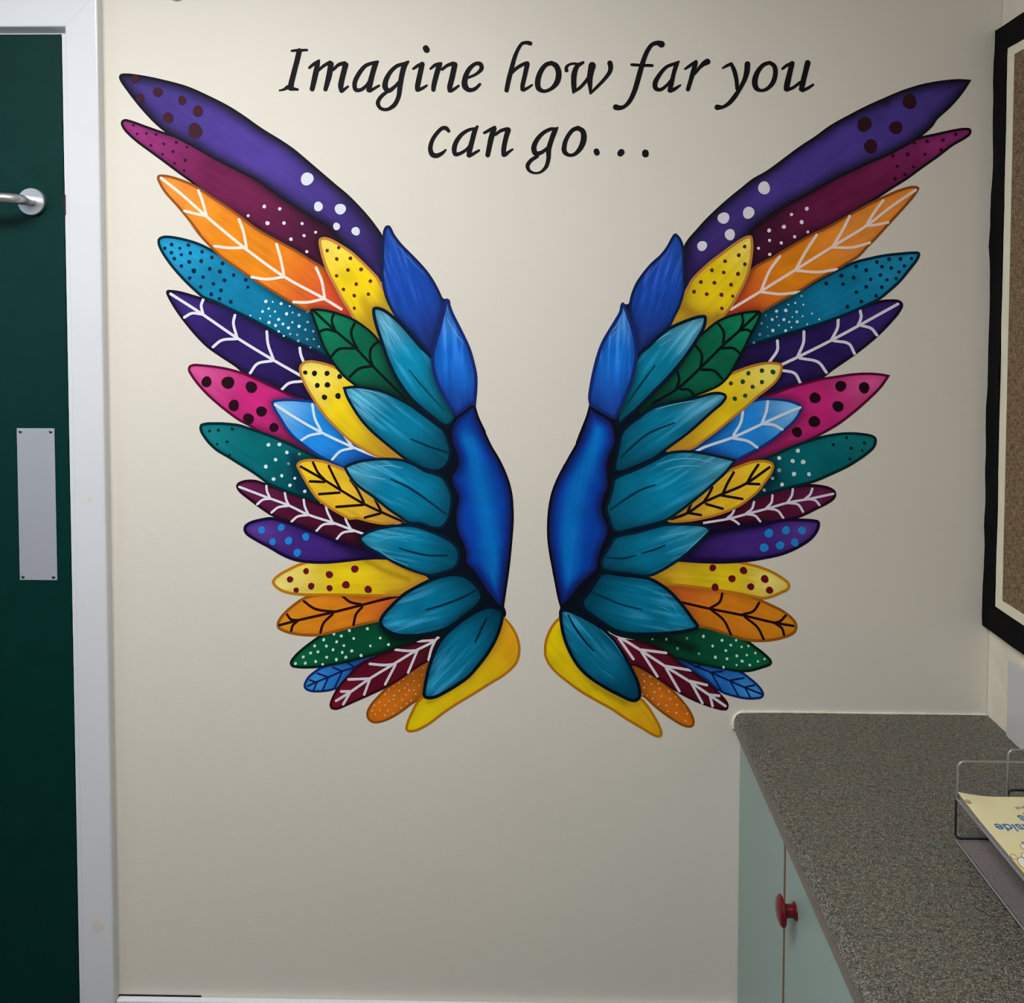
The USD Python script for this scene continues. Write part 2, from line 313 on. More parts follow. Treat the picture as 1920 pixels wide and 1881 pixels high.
# finger plate
q = onY(np.array([33.0, 104.0, 107.0, 37.0]), np.array([803.0, 803.0, 1087.5, 1088.0]))
px0, px1 = q[[0, 3], 0].mean(), q[[1, 2], 0].mean(); pz0, pz1 = q[2:, 2].mean(), q[:2, 2].mean()
pp = obj('push_plate', rbx((px0, -0.0018, pz0), (px1, 0.0002, pz1), 0.0008), M['alu'], d1, label='brushed aluminium push plate')
for (sx, sz) in ((px0 + 0.0075, pz1 - 0.0068), (px1 - 0.0075, pz1 - 0.0068), (px0 + 0.0068, pz0 + 0.0065), (px1 - 0.0075, pz0 + 0.0065)):
    s = lathe([(0, 0.0012), (0.0016, 0.0013), (0.0034, 0.0002), (0.0036, 0.0), (0, 0)], 20)
    slot = cat_([s, bx((-0.0020, -0.0003, 0.0011), (0.0020, 0.0003, 0.00145)), bx((-0.0003, -0.0020, 0.0011), (0.0003, 0.0020, 0.00145))])
    slot.apply_transform(trimesh.transformations.rotation_matrix(math.pi / 2, (1, 0, 0))); slot.apply_translation((sx, -0.0018, sz))
    obj('screw', slot, M['screw'], pp, smooth=40)
# lever handle
rc = onY(62.5, 379.0)
rose = lathe([(0, 0), (0.0262, 0), (0.0268, 0.001), (0.0268, 0.0075), (0.0258, 0.0086), (0.0105, 0.0088), (0.0105, 0.0115), (0, 0.0115)], 56)
rose.apply_transform(trimesh.transformations.rotation_matrix(math.pi / 2, (1, 0, 0))); rose.apply_translation(rc)
obj('handle_rose', rose, M['steel'], d1, smooth=40, label='round satin steel handle rose')
pts = smooth_path([rc + (0, -0.008, 0), rc + (0, -0.028, 0), rc + (-0.004, -0.045, 0), rc + (-0.018, -0.057, 0), rc + (-0.04, -0.06, 0), rc + (-0.09, -0.06, 0), rc + (-0.12, -0.06, 0)], 8)
lv = obj('lever_handle', tube(pts, 0.0098, 24), M['steel'], d1, smooth=50, label='curved satin steel lever handle')
gs = lathe([(0, 0.0004), (0.0009, 0.0004), (0.0009, 0), (0, 0)], 12)
gs.apply_transform(trimesh.transformations.rotation_matrix(math.pi / 2, (0, 1, 0))); gs.apply_translation(rc + (0.0096, -0.022, 0.001))
obj('grub_screw', gs, M['screw'], lv)

# ---- worktop on the cabinet
wf = float(onX(1376.5, 1362, 0)[0]) if False else float(onY(1376.0, 1368)[0])   # front lip
cf = float(onY(1387.0, 1420)[0])                                               # cabinet face
YEND = -2.1
th = 0.040; r1 = 0.014
prof = [(XR - 0.001, ZT), (wf + r1, ZT)] + [(wf + r1 - r1 * math.sin(a), ZT - r1 + r1 * math.cos(a)) for a in np.linspace(0, math.pi / 2, 9)[1:]]
r2 = 0.007
prof += [(wf + r2 - r2 * math.cos(a), ZT - th + r2 - r2 * math.sin(a)) for a in np.linspace(0, math.pi / 2, 6)] + [(XR - 0.001, ZT - th)]
def prism_y(poly, y0, y1):
    m = trimesh.creation.extrude_polygon(Polygon(poly), abs(y1 - y0), engine='earcut')
    v = m.vertices; m.vertices = np.stack([v[:, 0], max(y0, y1) - v[:, 2], v[:, 1]], 1); return m
wt = thing('worktop', 'grey speckled stone-effect worktop with a rounded front edge along the right wall', 'worktop', (0, 0, 0))
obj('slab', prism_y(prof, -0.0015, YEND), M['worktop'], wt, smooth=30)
bead = [(XR - 0.002, -0.002, ZT + 0.0008), (XR * 0.6 + wf * 0.4, -0.002, ZT + 0.0012), (wf + 0.03, -0.002, ZT + 0.001), (wf + 0.011, -0.002, ZT - 0.0005), (wf + 0.001, -0.002, ZT - 0.010), (wf - 0.0018, -0.002, ZT - 0.020), (wf - 0.001, -0.002, ZT - 0.032)]
bp = smooth_path([np.array(b)[[0, 2, 1]] for b in bead], 14)[:, [0, 2, 1]]
rng = np.random.default_rng(5)
obj('sealant_bead', tube(bp, 0.0014 + 0.0009 * rng.random(len(bp)) + np.linspace(0, 0.0016, len(bp)) ** 1, 8), M['caulk'], wt, smooth=60, label='thin cream sealant bead against the wall')

cb = thing('storage_cabinet', 'pale sage green fitted cabinet with a red knob under the worktop', 'cabinet', (0, 0, 0))
ygap0 = float(onX(1467.6, 1720, cf)[1]); ygap1 = float(onX(1472.0, 1720, cf)[1])
zc1 = ZT - th - 0.0015
obj('carcass', bx((cf + 0.018, YEND + 0.01, 0.0405), (XR - 0.004, -0.001, zc1)), M['mdf'], cb, label='brown board carcass')
obj('plinth', bx((cf + 0.05, YEND + 0.01, 0.0), (XR - 0.004, -0.001, 0.0395)), M['mdf'], cb)
obj('filler_panel', rbx((cf, ygap0, 0.040), (cf + 0.018, -0.001, zc1), 0.0012), M['sage'], cb)
dr = obj('door', rbx((cf, YEND + 0.02, 0.040), (cf + 0.018, ygap1, zc1), 0.0012), M['sage'], cb)
obj('edge_strip', bx((cf + 0.0012, ygap1 + 0.0008, 0.040), (cf + 0.016, ygap0 - 0.0003, zc1)), M['mdf'], cb, label='bare brown board edge in the joint')
kc = onX(1491.5, 1708.5, cf)
kn = lathe([(0, 0), (0.0125, 0), (0.0128, 0.0012), (0.0115, 0.0030), (0.0098, 0.0046), (0.0092, 0.0080), (0.0096, 0.0145), (0.0110, 0.0172), (0.0200, 0.0188), (0.0222, 0.0205), (0.0220, 0.0226), (0.0190, 0.0258), (0.0130, 0.0280), (0.0060, 0.0290), (0, 0.0292)], 48)
kn.apply_transform(trimesh.transformations.rotation_matrix(-math.pi / 2, (0, 1, 0))); kn.apply_translation(kc)
obj('knob', kn, M['red'], dr, smooth=35, label='glossy red mushroom knob')

# ---- noticeboard on the right wall
XB = float(onY(1861, 300)[0]); XB = min(XB, XR - 0.010)
ztop = float(onY(1862, 58)[2]); zbot = float(onY(1838.5, 1172)[2])
nb = thing('noticeboard', 'brown hessian noticeboard with a black paper border and cream trim, right wall', 'noticeboard', (0, 0, 0))
YB = -1.25; bw, cw = 0.043, 0.022
obj('backing', bx((XB + 0.003, YB, zbot + 0.004), (XR - 0.0045, -0.004, ztop - 0.004)), M['black_gap'], nb)
obj('hessian_panel', bx((XB + 0.001, YB + bw + cw - 0.01, zbot + bw + cw - 0.008), (XB + 0.004, -bw - cw + 0.008, ztop - bw - cw + 0.008)), M['hessian'], nb, label='brown woven hessian')
def strip(y0, y1, z0, z1, x, t, amp, seed, n=60):
    """A strip of border paper, slightly wavy, with its own thickness, on the board face."""
    ln = abs(y1 - y0) >= abs(z1 - z0)
    A = np.linspace(0, 1, n); B = np.linspace(0, 1, 5); a, b = np.meshgrid(A, B, indexing='ij')
    Yy = y0 + (y1 - y0) * (a if ln else b); Zz = z0 + (z1 - z0) * (b if ln else a)
    w = (meshkit.fbm(np.stack([a * 14, b * 1.6, np.zeros_like(a)], -1), 3, seed) - 0.5)
    e = (meshkit.fbm(np.stack([a * 9, b * 0 + np.round(b) * 3, np.ones_like(a)], -1), 3, seed + 9) - 0.5) * amp * np.where((b < 0.01) | (b > 0.99), 1, 0)
    if ln: Zz = Zz + e
    else: Yy = Yy + e
    top = np.stack([x - t - w * amp * 1.4, Yy, Zz], -1).reshape(-1, 3); bot = np.stack([np.full_like(Yy, x), Yy, Zz], -1).reshape(-1, 3)
    f = []; m = 5; N = n * m
    for i in range(n - 1):
        for j in range(m - 1):
            p = i * m + j; f += [[p, p + m, p + 1], [p + 1, p + m, p + m + 1], [p + N, p + 1 + N, p + m + N], [p + 1 + N, p + m + 1 + N, p + m + N]]
    rim = [i * m for i in range(n)] + [(n - 1) * m + j for j in range(1, m)] + [i * m + m - 1 for i in range(n - 2, -1, -1)] + [j for j in range(m - 2, 0, -1)]
    for k in range(len(rim)):
        p, q = rim[k], rim[(k + 1) % len(rim)]; f += [[p, q, q + N], [p, q + N, p + N]]
    mm = trimesh.Trimesh(np.vstack([top, bot]), np.array(f), process=False); trimesh.repair.fix_normals(mm); return mm
for k, (a, b, c, d) in enumerate(((-0.001, -bw, zbot, ztop), (-0.003, YB, ztop - bw - 0.004, ztop), (-0.003, YB, zbot, zbot + bw + 0.010))):
    obj('border_strip', strip(a, b, c, d, XB + 0.002, 0.003, 0.0050 if k == 0 else 0.0032, 20 + k), M['border'], nb, smooth=40, label='black paper border strip')
for k, (a, b, c, d) in enumerate(((-bw, -bw - cw, zbot + bw + 0.008, ztop - bw), (-bw - 0.002, YB, ztop - bw - cw, ztop - bw), (-bw - 0.002, YB, zbot + bw + 0.010, zbot + bw + cw + 0.008))):
    obj('trim_strip', strip(a, b, c, d, XB + 0.0015, 0.0012, 0.0008, 30 + k), M['cream'], nb, smooth=40, label='cream trim strip')

# ---- white panel standing on the worktop against the right wall
q0 = onX(1892.0, 1238, XR - 0.006)
wp = thing('white_panel', 'glossy white panel fixed low on the right wall just above the worktop', 'panel', (0, 0, 0))
obj('sheet', rbx((XR - 0.0085, -1.2, ZT + 0.0005), (XR - 0.0035, q0[1], q0[2]), 0.001), M['whiteboard'], wp)

# ---- letter tray
z1 = ZT + 0.010; pa = onZ(1793.0, 1577, z1); xl = float(pa[0]); yb = float(pa[1])
z2 = float(onY(1794.5, 1499, yb)[2]); ztw = float(onY(1796, 1428, yb)[2])
xr = min(xl + 0.262, XR - 0.019); yf = yb - 0.335
lt = thing('letter_tray', 'grey wire mesh two-tier letter tray on the worktop', 'letter tray', (0, 0, 0))
def wire_floor(z, step=0.0035, w=0.0015):
    ms = []
    for y in np.arange(yb - 0.004, yf, -step): ms.append(bx((xl + 0.003, y - w / 2, z - w / 2), (xr - 0.003, y + w / 2, z + w / 2)))
    for x in np.arange(xl + 0.004, xr, step): ms.append(bx((x - w / 2, yf, z - w * 0.1), (x + w / 2, yb - 0.003, z + w * 0.9)))
    return cat_(ms)
for z in (z1, z2):
    obj('mesh_floor', wire_floor(z), M['meshwire'], lt, kind='stuff')
    obj('rim_wire', tube([(xl, yf, z), (xl, yb, z)], 0.0017, 8), M['wire'], lt, smooth=50)
    obj('rim_wire', tube([(xr, yf, z), (xr, yb, z)], 0.0017, 8), M['wire'], lt, smooth=50)
    obj('rim_wire', tube([(xl, yb, z), (xr, yb, z)], 0.0017, 8), M['wire'], lt, smooth=50)
    obj('rim_wire', tube([(xl, yf, z), (xr, yf, z)], 0.0017, 8), M['wire'], lt, smooth=50)
# mesh side flange of the upper tier, leaning out
def flange(xa, xb, za, zb_):
    ms = [tube([(xa * (1 - t) + xb * t, yf, za * (1 - t) + zb_ * t), (xa * (1 - t) + xb * t, yb - 0.004, za * (1 - t) + zb_ * t)], 0.0007, 5) for t in np.linspace(0, 1, 6)]
    ms += [tube([(xa, y, za), (xb, y, zb_)], 0.0006, 5) for y in np.arange(yb - 0.006, yf, -0.0022)]
    return cat_(ms)
obj('side_flange', flange(xl, xl + 0.0055, z2 + 0.001, z2 + 0.0055), M['flange'], lt, kind='stuff')
obj('side_flange', flange(xr, xr - 0.0055, z2 + 0.001, z2 + 0.0055), M['flange'], lt, kind='stuff')
def loop(x0, x1, zb0, zt, y, r, rad, lean=0.0):
    c = [(x0, y, zb0)] + [(x0 + rad - rad * math.cos(a), y + lean, zt - rad + rad * math.sin(a)) for a in np.linspace(0, math.pi / 2, 8)] + [(x1 - rad + rad * math.sin(a), y + lean, zt - rad + rad * math.cos(a)) for a in np.linspace(0, math.pi / 2, 8)] + [(x1, y, zb0)]
    return tube(c, r, 8)
obj('end_wire', loop(xl, xr, z2, ztw, yb, 0.00165, 0.010), M['wire'], lt, smooth=50, label='grey wire end loop of the upper tier')
def uloop(x0, x1, za, zb0, y, r, rad):
    c = [(x0, y, za)] + [(x0 + rad - rad * math.cos(a), y, zb0 + rad - rad * math.sin(a)) for a in np.linspace(0, math.pi / 2, 8)] + [(x1 - rad + rad * math.sin(a), y, zb0 + rad - rad * math.cos(a)) for a in np.linspace(0, math.pi / 2, 8)] + [(x1, y, za)]
    return tube(c, r, 8)
obj('end_wire', uloop(xl - 0.001, xr + 0.001, z2 - 0.002, z1 + 0.003, yb + 0.001, 0.0017, 0.008), M['darkwire'], lt, smooth=50, label='dark wire support between the tiers')
yb2 = yb + 0.035
sx0 = float(onY(1889.5, 1450, yb2)[0]); sz1 = float(onY(1892, 1406.5, yb2)[2]); sz0 = float(onY(1890, 1496, yb2)[2])
obj('end_wire', loop(sx0, xr, sz0, sz1, yb2, 0.0018, 0.009), M['wire'], lt, smooth=50, label='narrow grey wire loop behind the tray')
obj('rim_wire', loop(sx0 + 0.001, xr, sz0 - 0.004, float(onY(1890, 1481.5, yb2)[2]), yb2, 0.0017, 0.006), M['darkwire'], lt, smooth=50)
for xx in (xl + 0.03, xr - 0.03):
    for yy in (yb - 0.03, yf + 0.03): obj('foot', lathe([(0, 0), (0.004, 0), (0.004, z1 - ZT - 0.0005), (0, z1 - ZT - 0.0005)], 14).apply_translation((xx, yy, ZT + 0.0002)), M['meshwire'], lt)
for xx in (sx0, xr - 0.003): obj('strut', bx((xx, yb, sz0 - 0.001), (xx + 0.003, yb2, sz0 + 0.001)), M['meshwire'], lt)

# ---- booklet lying in the upper tier
bz = z2 + 0.0035
bl = thing('booklet', 'pale yellow booklet with upside-down blue print lying in the upper letter tray', 'booklet', (0, 0, 0))
bx0 = xl + 0.0014; bx1 = min(bx0 + 0.21, xr - 0.012); by0 = yb - 0.004; by1 = by0 - 0.297
n1, n2 = 40, 56
U, V = np.meshgrid(np.linspace(0, 1, n1), np.linspace(0, 1, n2), indexing='ij')
bX = bx0 + (bx1 - bx0) * U; bY = by0 + (by1 - by0) * V
dcorner = np.hypot((bX - bx0) * 1.0, (bY - by0) * 0.75)
lift = lambda X, Y: 0.007 * np.clip(1 - np.hypot((X - bx0), (Y - by0) * 0.75) / 0.055, 0, 1) ** 2 + 0.0036
bZ = bz + lift(bX, bY)
top = np.stack([bX - 0.003 * np.clip(1 - dcorner / 0.05, 0, 1) ** 2, bY, bZ], -1).reshape(-1, 3); bot = top - (0, 0, 0.0008)
f = []; N = n1 * n2
for i in range(n1 - 1):
    for j in range(n2 - 1):
        p = i * n2 + j; f += [[p, p + 1, p + n2], [p + 1, p + n2 + 1, p + n2], [p + N, p + n2 + N, p + 1 + N], [p + 1 + N, p + n2 + N, p + n2 + 1 + N]]
rim = [i * n2 for i in range(n1)] + [(n1 - 1) * n2 + j for j in range(1, n2)] + [i * n2 + n2 - 1 for i in range(n1 - 2, -1, -1)] + [j for j in range(n2 - 2, 0, -1)]
for k in range(len(rim)):
    p, q = rim[k], rim[(k + 1) % len(rim)]; f += [[p, q, q + N], [p, q + N, p + N]]
cover = trimesh.Trimesh(np.vstack([top, bot]), np.array(f), process=False); trimesh.repair.fix_normals(cover)
cv = obj('cover', cover, M['cover'], bl)
tt = np.clip((V.reshape(-1) - 0.32) / 0.3, 0, 1)[:, None]; tt = tt * tt * (3 - 2 * tt)
pc = lin((232, 222, 176)) * (1 - tt) + lin((242, 208, 84)) * tt
UsdGeom.PrimvarsAPI(cv).CreatePrimvar('paint', Sdf.ValueTypeNames.Color3fArray, 'vertex').Set(Vt.Vec3fArray.FromNumpy(np.vstack([pc, pc]).astype(np.float32)))
obj('pages', bx((bx0 + 0.008, by1 + 0.004, bz - 0.0022), (bx1 - 0.003, by0 - 0.004, bz + 0.0026)), M['pages'], bl)
zt_ = bz + 0.0037
def text_at(s, hgt, px, py, m, bold=True, label=None):
    """Print lying on the cover, upside down for someone facing the wall; (px, py) is the outer foot of its last letter."""
    q = onZ(px, py, zt_); t = meshkit.text_mesh(s, hgt, 0.00025, bold)
    t.apply_translation((-t.bounds[1][0], 0, 0)); v = t.vertices; t.vertices = np.stack([-v[:, 0], -v[:, 1], v[:, 2]], 1)
    t.apply_translation((q[0], q[1], zt_)); obj('print', t, m, bl, label=label)
text_at('nside', 0.0145, 1862, 1545.5, M['blue_print'], label='blue printed letters nside')
text_at('s', 0.0145, 1905.5, 1529.5, M['blue_print'], label='blue printed letter s')
text_at('g.uk', 0.0058, 1901.5, 1513.5, M['grey_print'], False, label='small grey printed letters g.uk')
def flat_shape(pts, m, name, z=None, label=None):
    z = zt_ if z is None else z
    q = onZ(np.array([p[0] for p in pts], float), np.array([p[1] for p in pts], float), z)
    mm = trimesh.creation.extrude_polygon(Polygon(q[:, :2]).buffer(0), 0.0002, engine='earcut'); mm.apply_translation((0, 0, z)); return obj(name, mm, m, bl, label=label)
def ell(cx, cy, a, b, rot, n=26, tip=0.0):
    th_ = np.arange(n) / n * 2 * np.pi; x = a * np.cos(th_); y = b * np.sin(th_) * (1 - tip * np.cos(th_)); c, s = math.cos(rot), math.sin(rot)
    return list(zip(cx + x * c - y * s, cy + x * s + y * c))
for (cx, cy, a, b, rot, tip) in ((1902, 1607.5, 8, 3.6, 0.55, 0.5), (1920, 1619.5, 15, 8, 0.75, 0.1), (1923, 1589, 11, 5.5, 0.5, 0.1), (1925, 1606, 11, 6, 0.4, 0.1)):
    flat_shape(ell(cx, cy, a, b, rot, tip=tip), M['petal_line'], 'petal_outline')
    flat_shape(ell(cx, cy, a - 1.1, b - 1.1, rot, tip=tip), M['petal'], 'petal', zt_ + 0.00025)
flat_shape([(1907, 1610), (1910, 1611), (1914, 1613), (1914, 1611.6), (1910, 1609.4)], M['petal_line'], 'petal_stem')
flat_shape([(1915, 1579), (1917, 1578), (1922, 1583), (1922, 1585)], M['petal_line'], 'petal_stem')
flat_shape(ell(1922, 1526, 4, 3, 0), M['orange_print'], 'print', label='orange printed mark')
zq = bz + 0.005
for _ in range(12): qs = onZ(1814.5, 1503.5, zq); zq = bz + float(lift(qs[0], qs[1]))
st = lathe([(0, 0), (0.0042, 0), (0.0042, 0.0003), (0, 0.0003)], 24); st.apply_translation((qs[0], qs[1], zq + 0.0006)); obj('round_mark', st, M['sticker'], bl, label='round brown mark')

# ------------------------------------------------------------------ the mural
# Traced brush shapes. A tile letter gives the origin (photo pixels) of the numbers after it; 5.225 tile units make a pixel.
TILES = dict(A=(200, 120), B=(480, 240), C=(280, 420), D=(560, 540), E=(340, 670), F=(640, 800), G=(440, 960), H=(640, 1040),
             a=(1480, 130), b=(1200, 320), c=(1400, 440), d=(1080, 540), e=(1320, 680), f=(1000, 800), g=(1200, 960), h=(1000, 1050))
TS = 5.225
def parse(s):
    ox, oy, sc, out = 0, 0, 1.0, []
    for tok in s.split():
        if tok == 'P': ox, oy, sc = 0, 0, 1.0
        elif tok in TILES: (ox, oy), sc = TILES[tok], TS
        else:
            corner = tok.endswith('!'); v = tok.rstrip('!').split(',')
            out.append((ox + float(v[0]) / sc, oy + float(v[1]) / sc, float(v[2]) / sc if len(v) > 2 else 0.0, corner))
    return out
def closed_shape(s, k=7):
    q = parse(s); n = len(q); out = []
    for i in range(n):
        p0, p1, p2, p3 = (np.array(q[(i + j) % n][:2]) for j in (-1, 0, 1, 2))
        if np.linalg.norm(p2 - p1) < 0.3: continue
        if q[i][3]: p0 = 2 * p1 - p2
        if q[(i + 1) % n][3]: p3 = 2 * p2 - p1
        out += cr(p0, p1, p2, p3, k)
    pg = Polygon(out)
    return pg if pg.is_valid else max(getattr(pg.buffer(0), 'geoms', [pg.buffer(0)]), key=lambda g: g.area)
def polys(g):
    if g.is_empty: return []
    return [p for p in getattr(g, 'geoms', [g]) if p.geom_type == 'Polygon' and p.area > 0.25]
def wall_xyz(xy, depth):
    q = onY(xy[:, 0], xy[:, 1], 0.0); q[:, 1] = -depth; return q
def film(g, depth):
    """A thin layer of paint standing 'depth' proud of the wall, with edges."""
    vs, fs, n = [], [], 0
    for p in polys(g):
        v, f = trimesh.creation.triangulate_polygon(p, engine='earcut'); v = np.asarray(v); f = np.asarray(f)
        a = v[f]; s = (a[:, 1, 0] - a[:, 0, 0]) * (a[:, 2, 1] - a[:, 0, 1]) - (a[:, 1, 1] - a[:, 0, 1]) * (a[:, 2, 0] - a[:, 0, 0])
        f = np.where((s > 0)[:, None], f[:, ::-1], f)       # image y runs down: faces the room
        vs.append(wall_xyz(v, depth)); fs.append(f + n); n += len(v)
        for ring in [p.exterior, *p.interiors]:
            c = np.array(ring.coords)[:-1]; m = len(c)
            vs += [wall_xyz(c, depth), wall_xyz(c, 0.00005)]; i = np.arange(m); j = (i + 1) % m
            fs.append(np.concatenate([np.stack([i, j, j + m], 1), np.stack([i, j + m, i + m], 1)]) + n); n += 2 * m
    if not vs: return None
    return np.concatenate(vs), np.concatenate(fs)
def cells(g, step):
    """g cut up into small cells so that the paint's colour can run over it."""
    vs, fs, n = [], [], 0
    shapely.prepare(g); x0, y0, x1, y1 = g.bounds
    xs = np.arange(math.floor(x0 / step), math.ceil(x1 / step) + 1) * step; ys = np.arange(math.floor(y0 / step), math.ceil(y1 / step) + 1) * step
    gx, gy = np.meshgrid(xs[:-1], ys[:-1], indexing='ij'); gx, gy = gx.ravel(), gy.ravel()
    bxs = shapely.box(gx, gy, gx + step, gy + step)
    inside = shapely.contains(g, bxs); touch = shapely.intersects(g, bxs) & ~inside
    ii = np.nonzero(inside)[0]
    q = np.stack([np.stack([gx[ii], gy[ii]], 1), np.stack([gx[ii] + step, gy[ii]], 1), np.stack([gx[ii] + step, gy[ii] + step], 1), np.stack([gx[ii], gy[ii] + step], 1)], 1).reshape(-1, 2)
    k = np.arange(len(ii))[:, None] * 4
    vs.append(q); fs.append(np.concatenate([k + [0, 2, 1], k + [0, 3, 2]])); n += len(q)
    for c in shapely.intersection(g, bxs[touch]):
        for p in getattr(c, 'geoms', [c]):
            if p.geom_type != 'Polygon' or p.area < 1e-3: continue
            v, f = trimesh.creation.triangulate_polygon(p, engine='earcut'); v = np.asarray(v); f = np.asarray(f)
            a = v[f]; s = (a[:, 1, 0] - a[:, 0, 0]) * (a[:, 2, 1] - a[:, 0, 1]) - (a[:, 1, 1] - a[:, 0, 1]) * (a[:, 2, 0] - a[:, 0, 0])
            vs.append(v); fs.append(np.where((s > 0)[:, None], f[:, ::-1], f) + n); n += len(v)
    v = np.concatenate(vs); f = np.concatenate(fs).astype(int)
    key, inv = np.unique(np.round(v * 200).astype(np.int64), axis=0, return_inverse=True); inv = inv.ravel()
    first = np.zeros(len(key), int); first[inv] = np.arange(len(v)); f = inv[f]
    return v[first], f[(f[:, 0] != f[:, 1]) & (f[:, 1] != f[:, 2]) & (f[:, 0] != f[:, 2])]
def painted(name, v, f, color, parent, label=None, kind=None):
    m = usdkit.mesh(stage, numbered(P(parent), name), (v, f), M['mural'])
    c = np.broadcast_to(np.asarray(color, float), (len(v), 3)).astype(np.float32)
    UsdGeom.PrimvarsAPI(m).CreatePrimvar('paint', Sdf.ValueTypeNames.Color3fArray, 'vertex').Set(Vt.Vec3fArray.FromNumpy(np.ascontiguousarray(c)))
    return tag(m, label=label, kind=kind)
def stroke_shape(pts):
    """A brush stroke of changing width: pts are (x, y, width) in photo pixels."""
    q = smooth_path([np.array(p) for p in pts], 7) if len(pts) > 2 else np.linspace(pts[0], pts[1], 8)
    parts = [LineString([a[:2], b[:2]]).buffer((a[2] + b[2]) / 4) if abs(a[2] - b[2]) < 0.3 else unary_union([Point(a[:2]).buffer(a[2] / 2, 8), Point(b[:2]).buffer(b[2] / 2, 8)]).convex_hull for a, b in zip(q[:-1], q[1:])]
    return unary_union(parts).simplify(0.08)
def blob(x, y, r, seed):
    g = np.random.default_rng(seed); th_ = np.arange(22) / 22 * 2 * np.pi
    k = 1 + 0.045 * np.sin(2 * th_ + g.uniform(0, 6)) + 0.03 * np.sin(3 * th_ + g.uniform(0, 6))
    return Polygon(np.stack([x + r * k * np.cos(th_), y + r * 1.03 * k * np.sin(th_)], 1))
D_FILL, D_LINE, D_MARK = 0.0003, 0.0006, 0.0009
mix = lambda a, b, w: a * (1 - w[:, None]) + b * w[:, None]
sstep = lambda a, b, x: (lambda t: t * t * (3 - 2 * t))(np.clip((x - a) / (b - a), 0, 1))

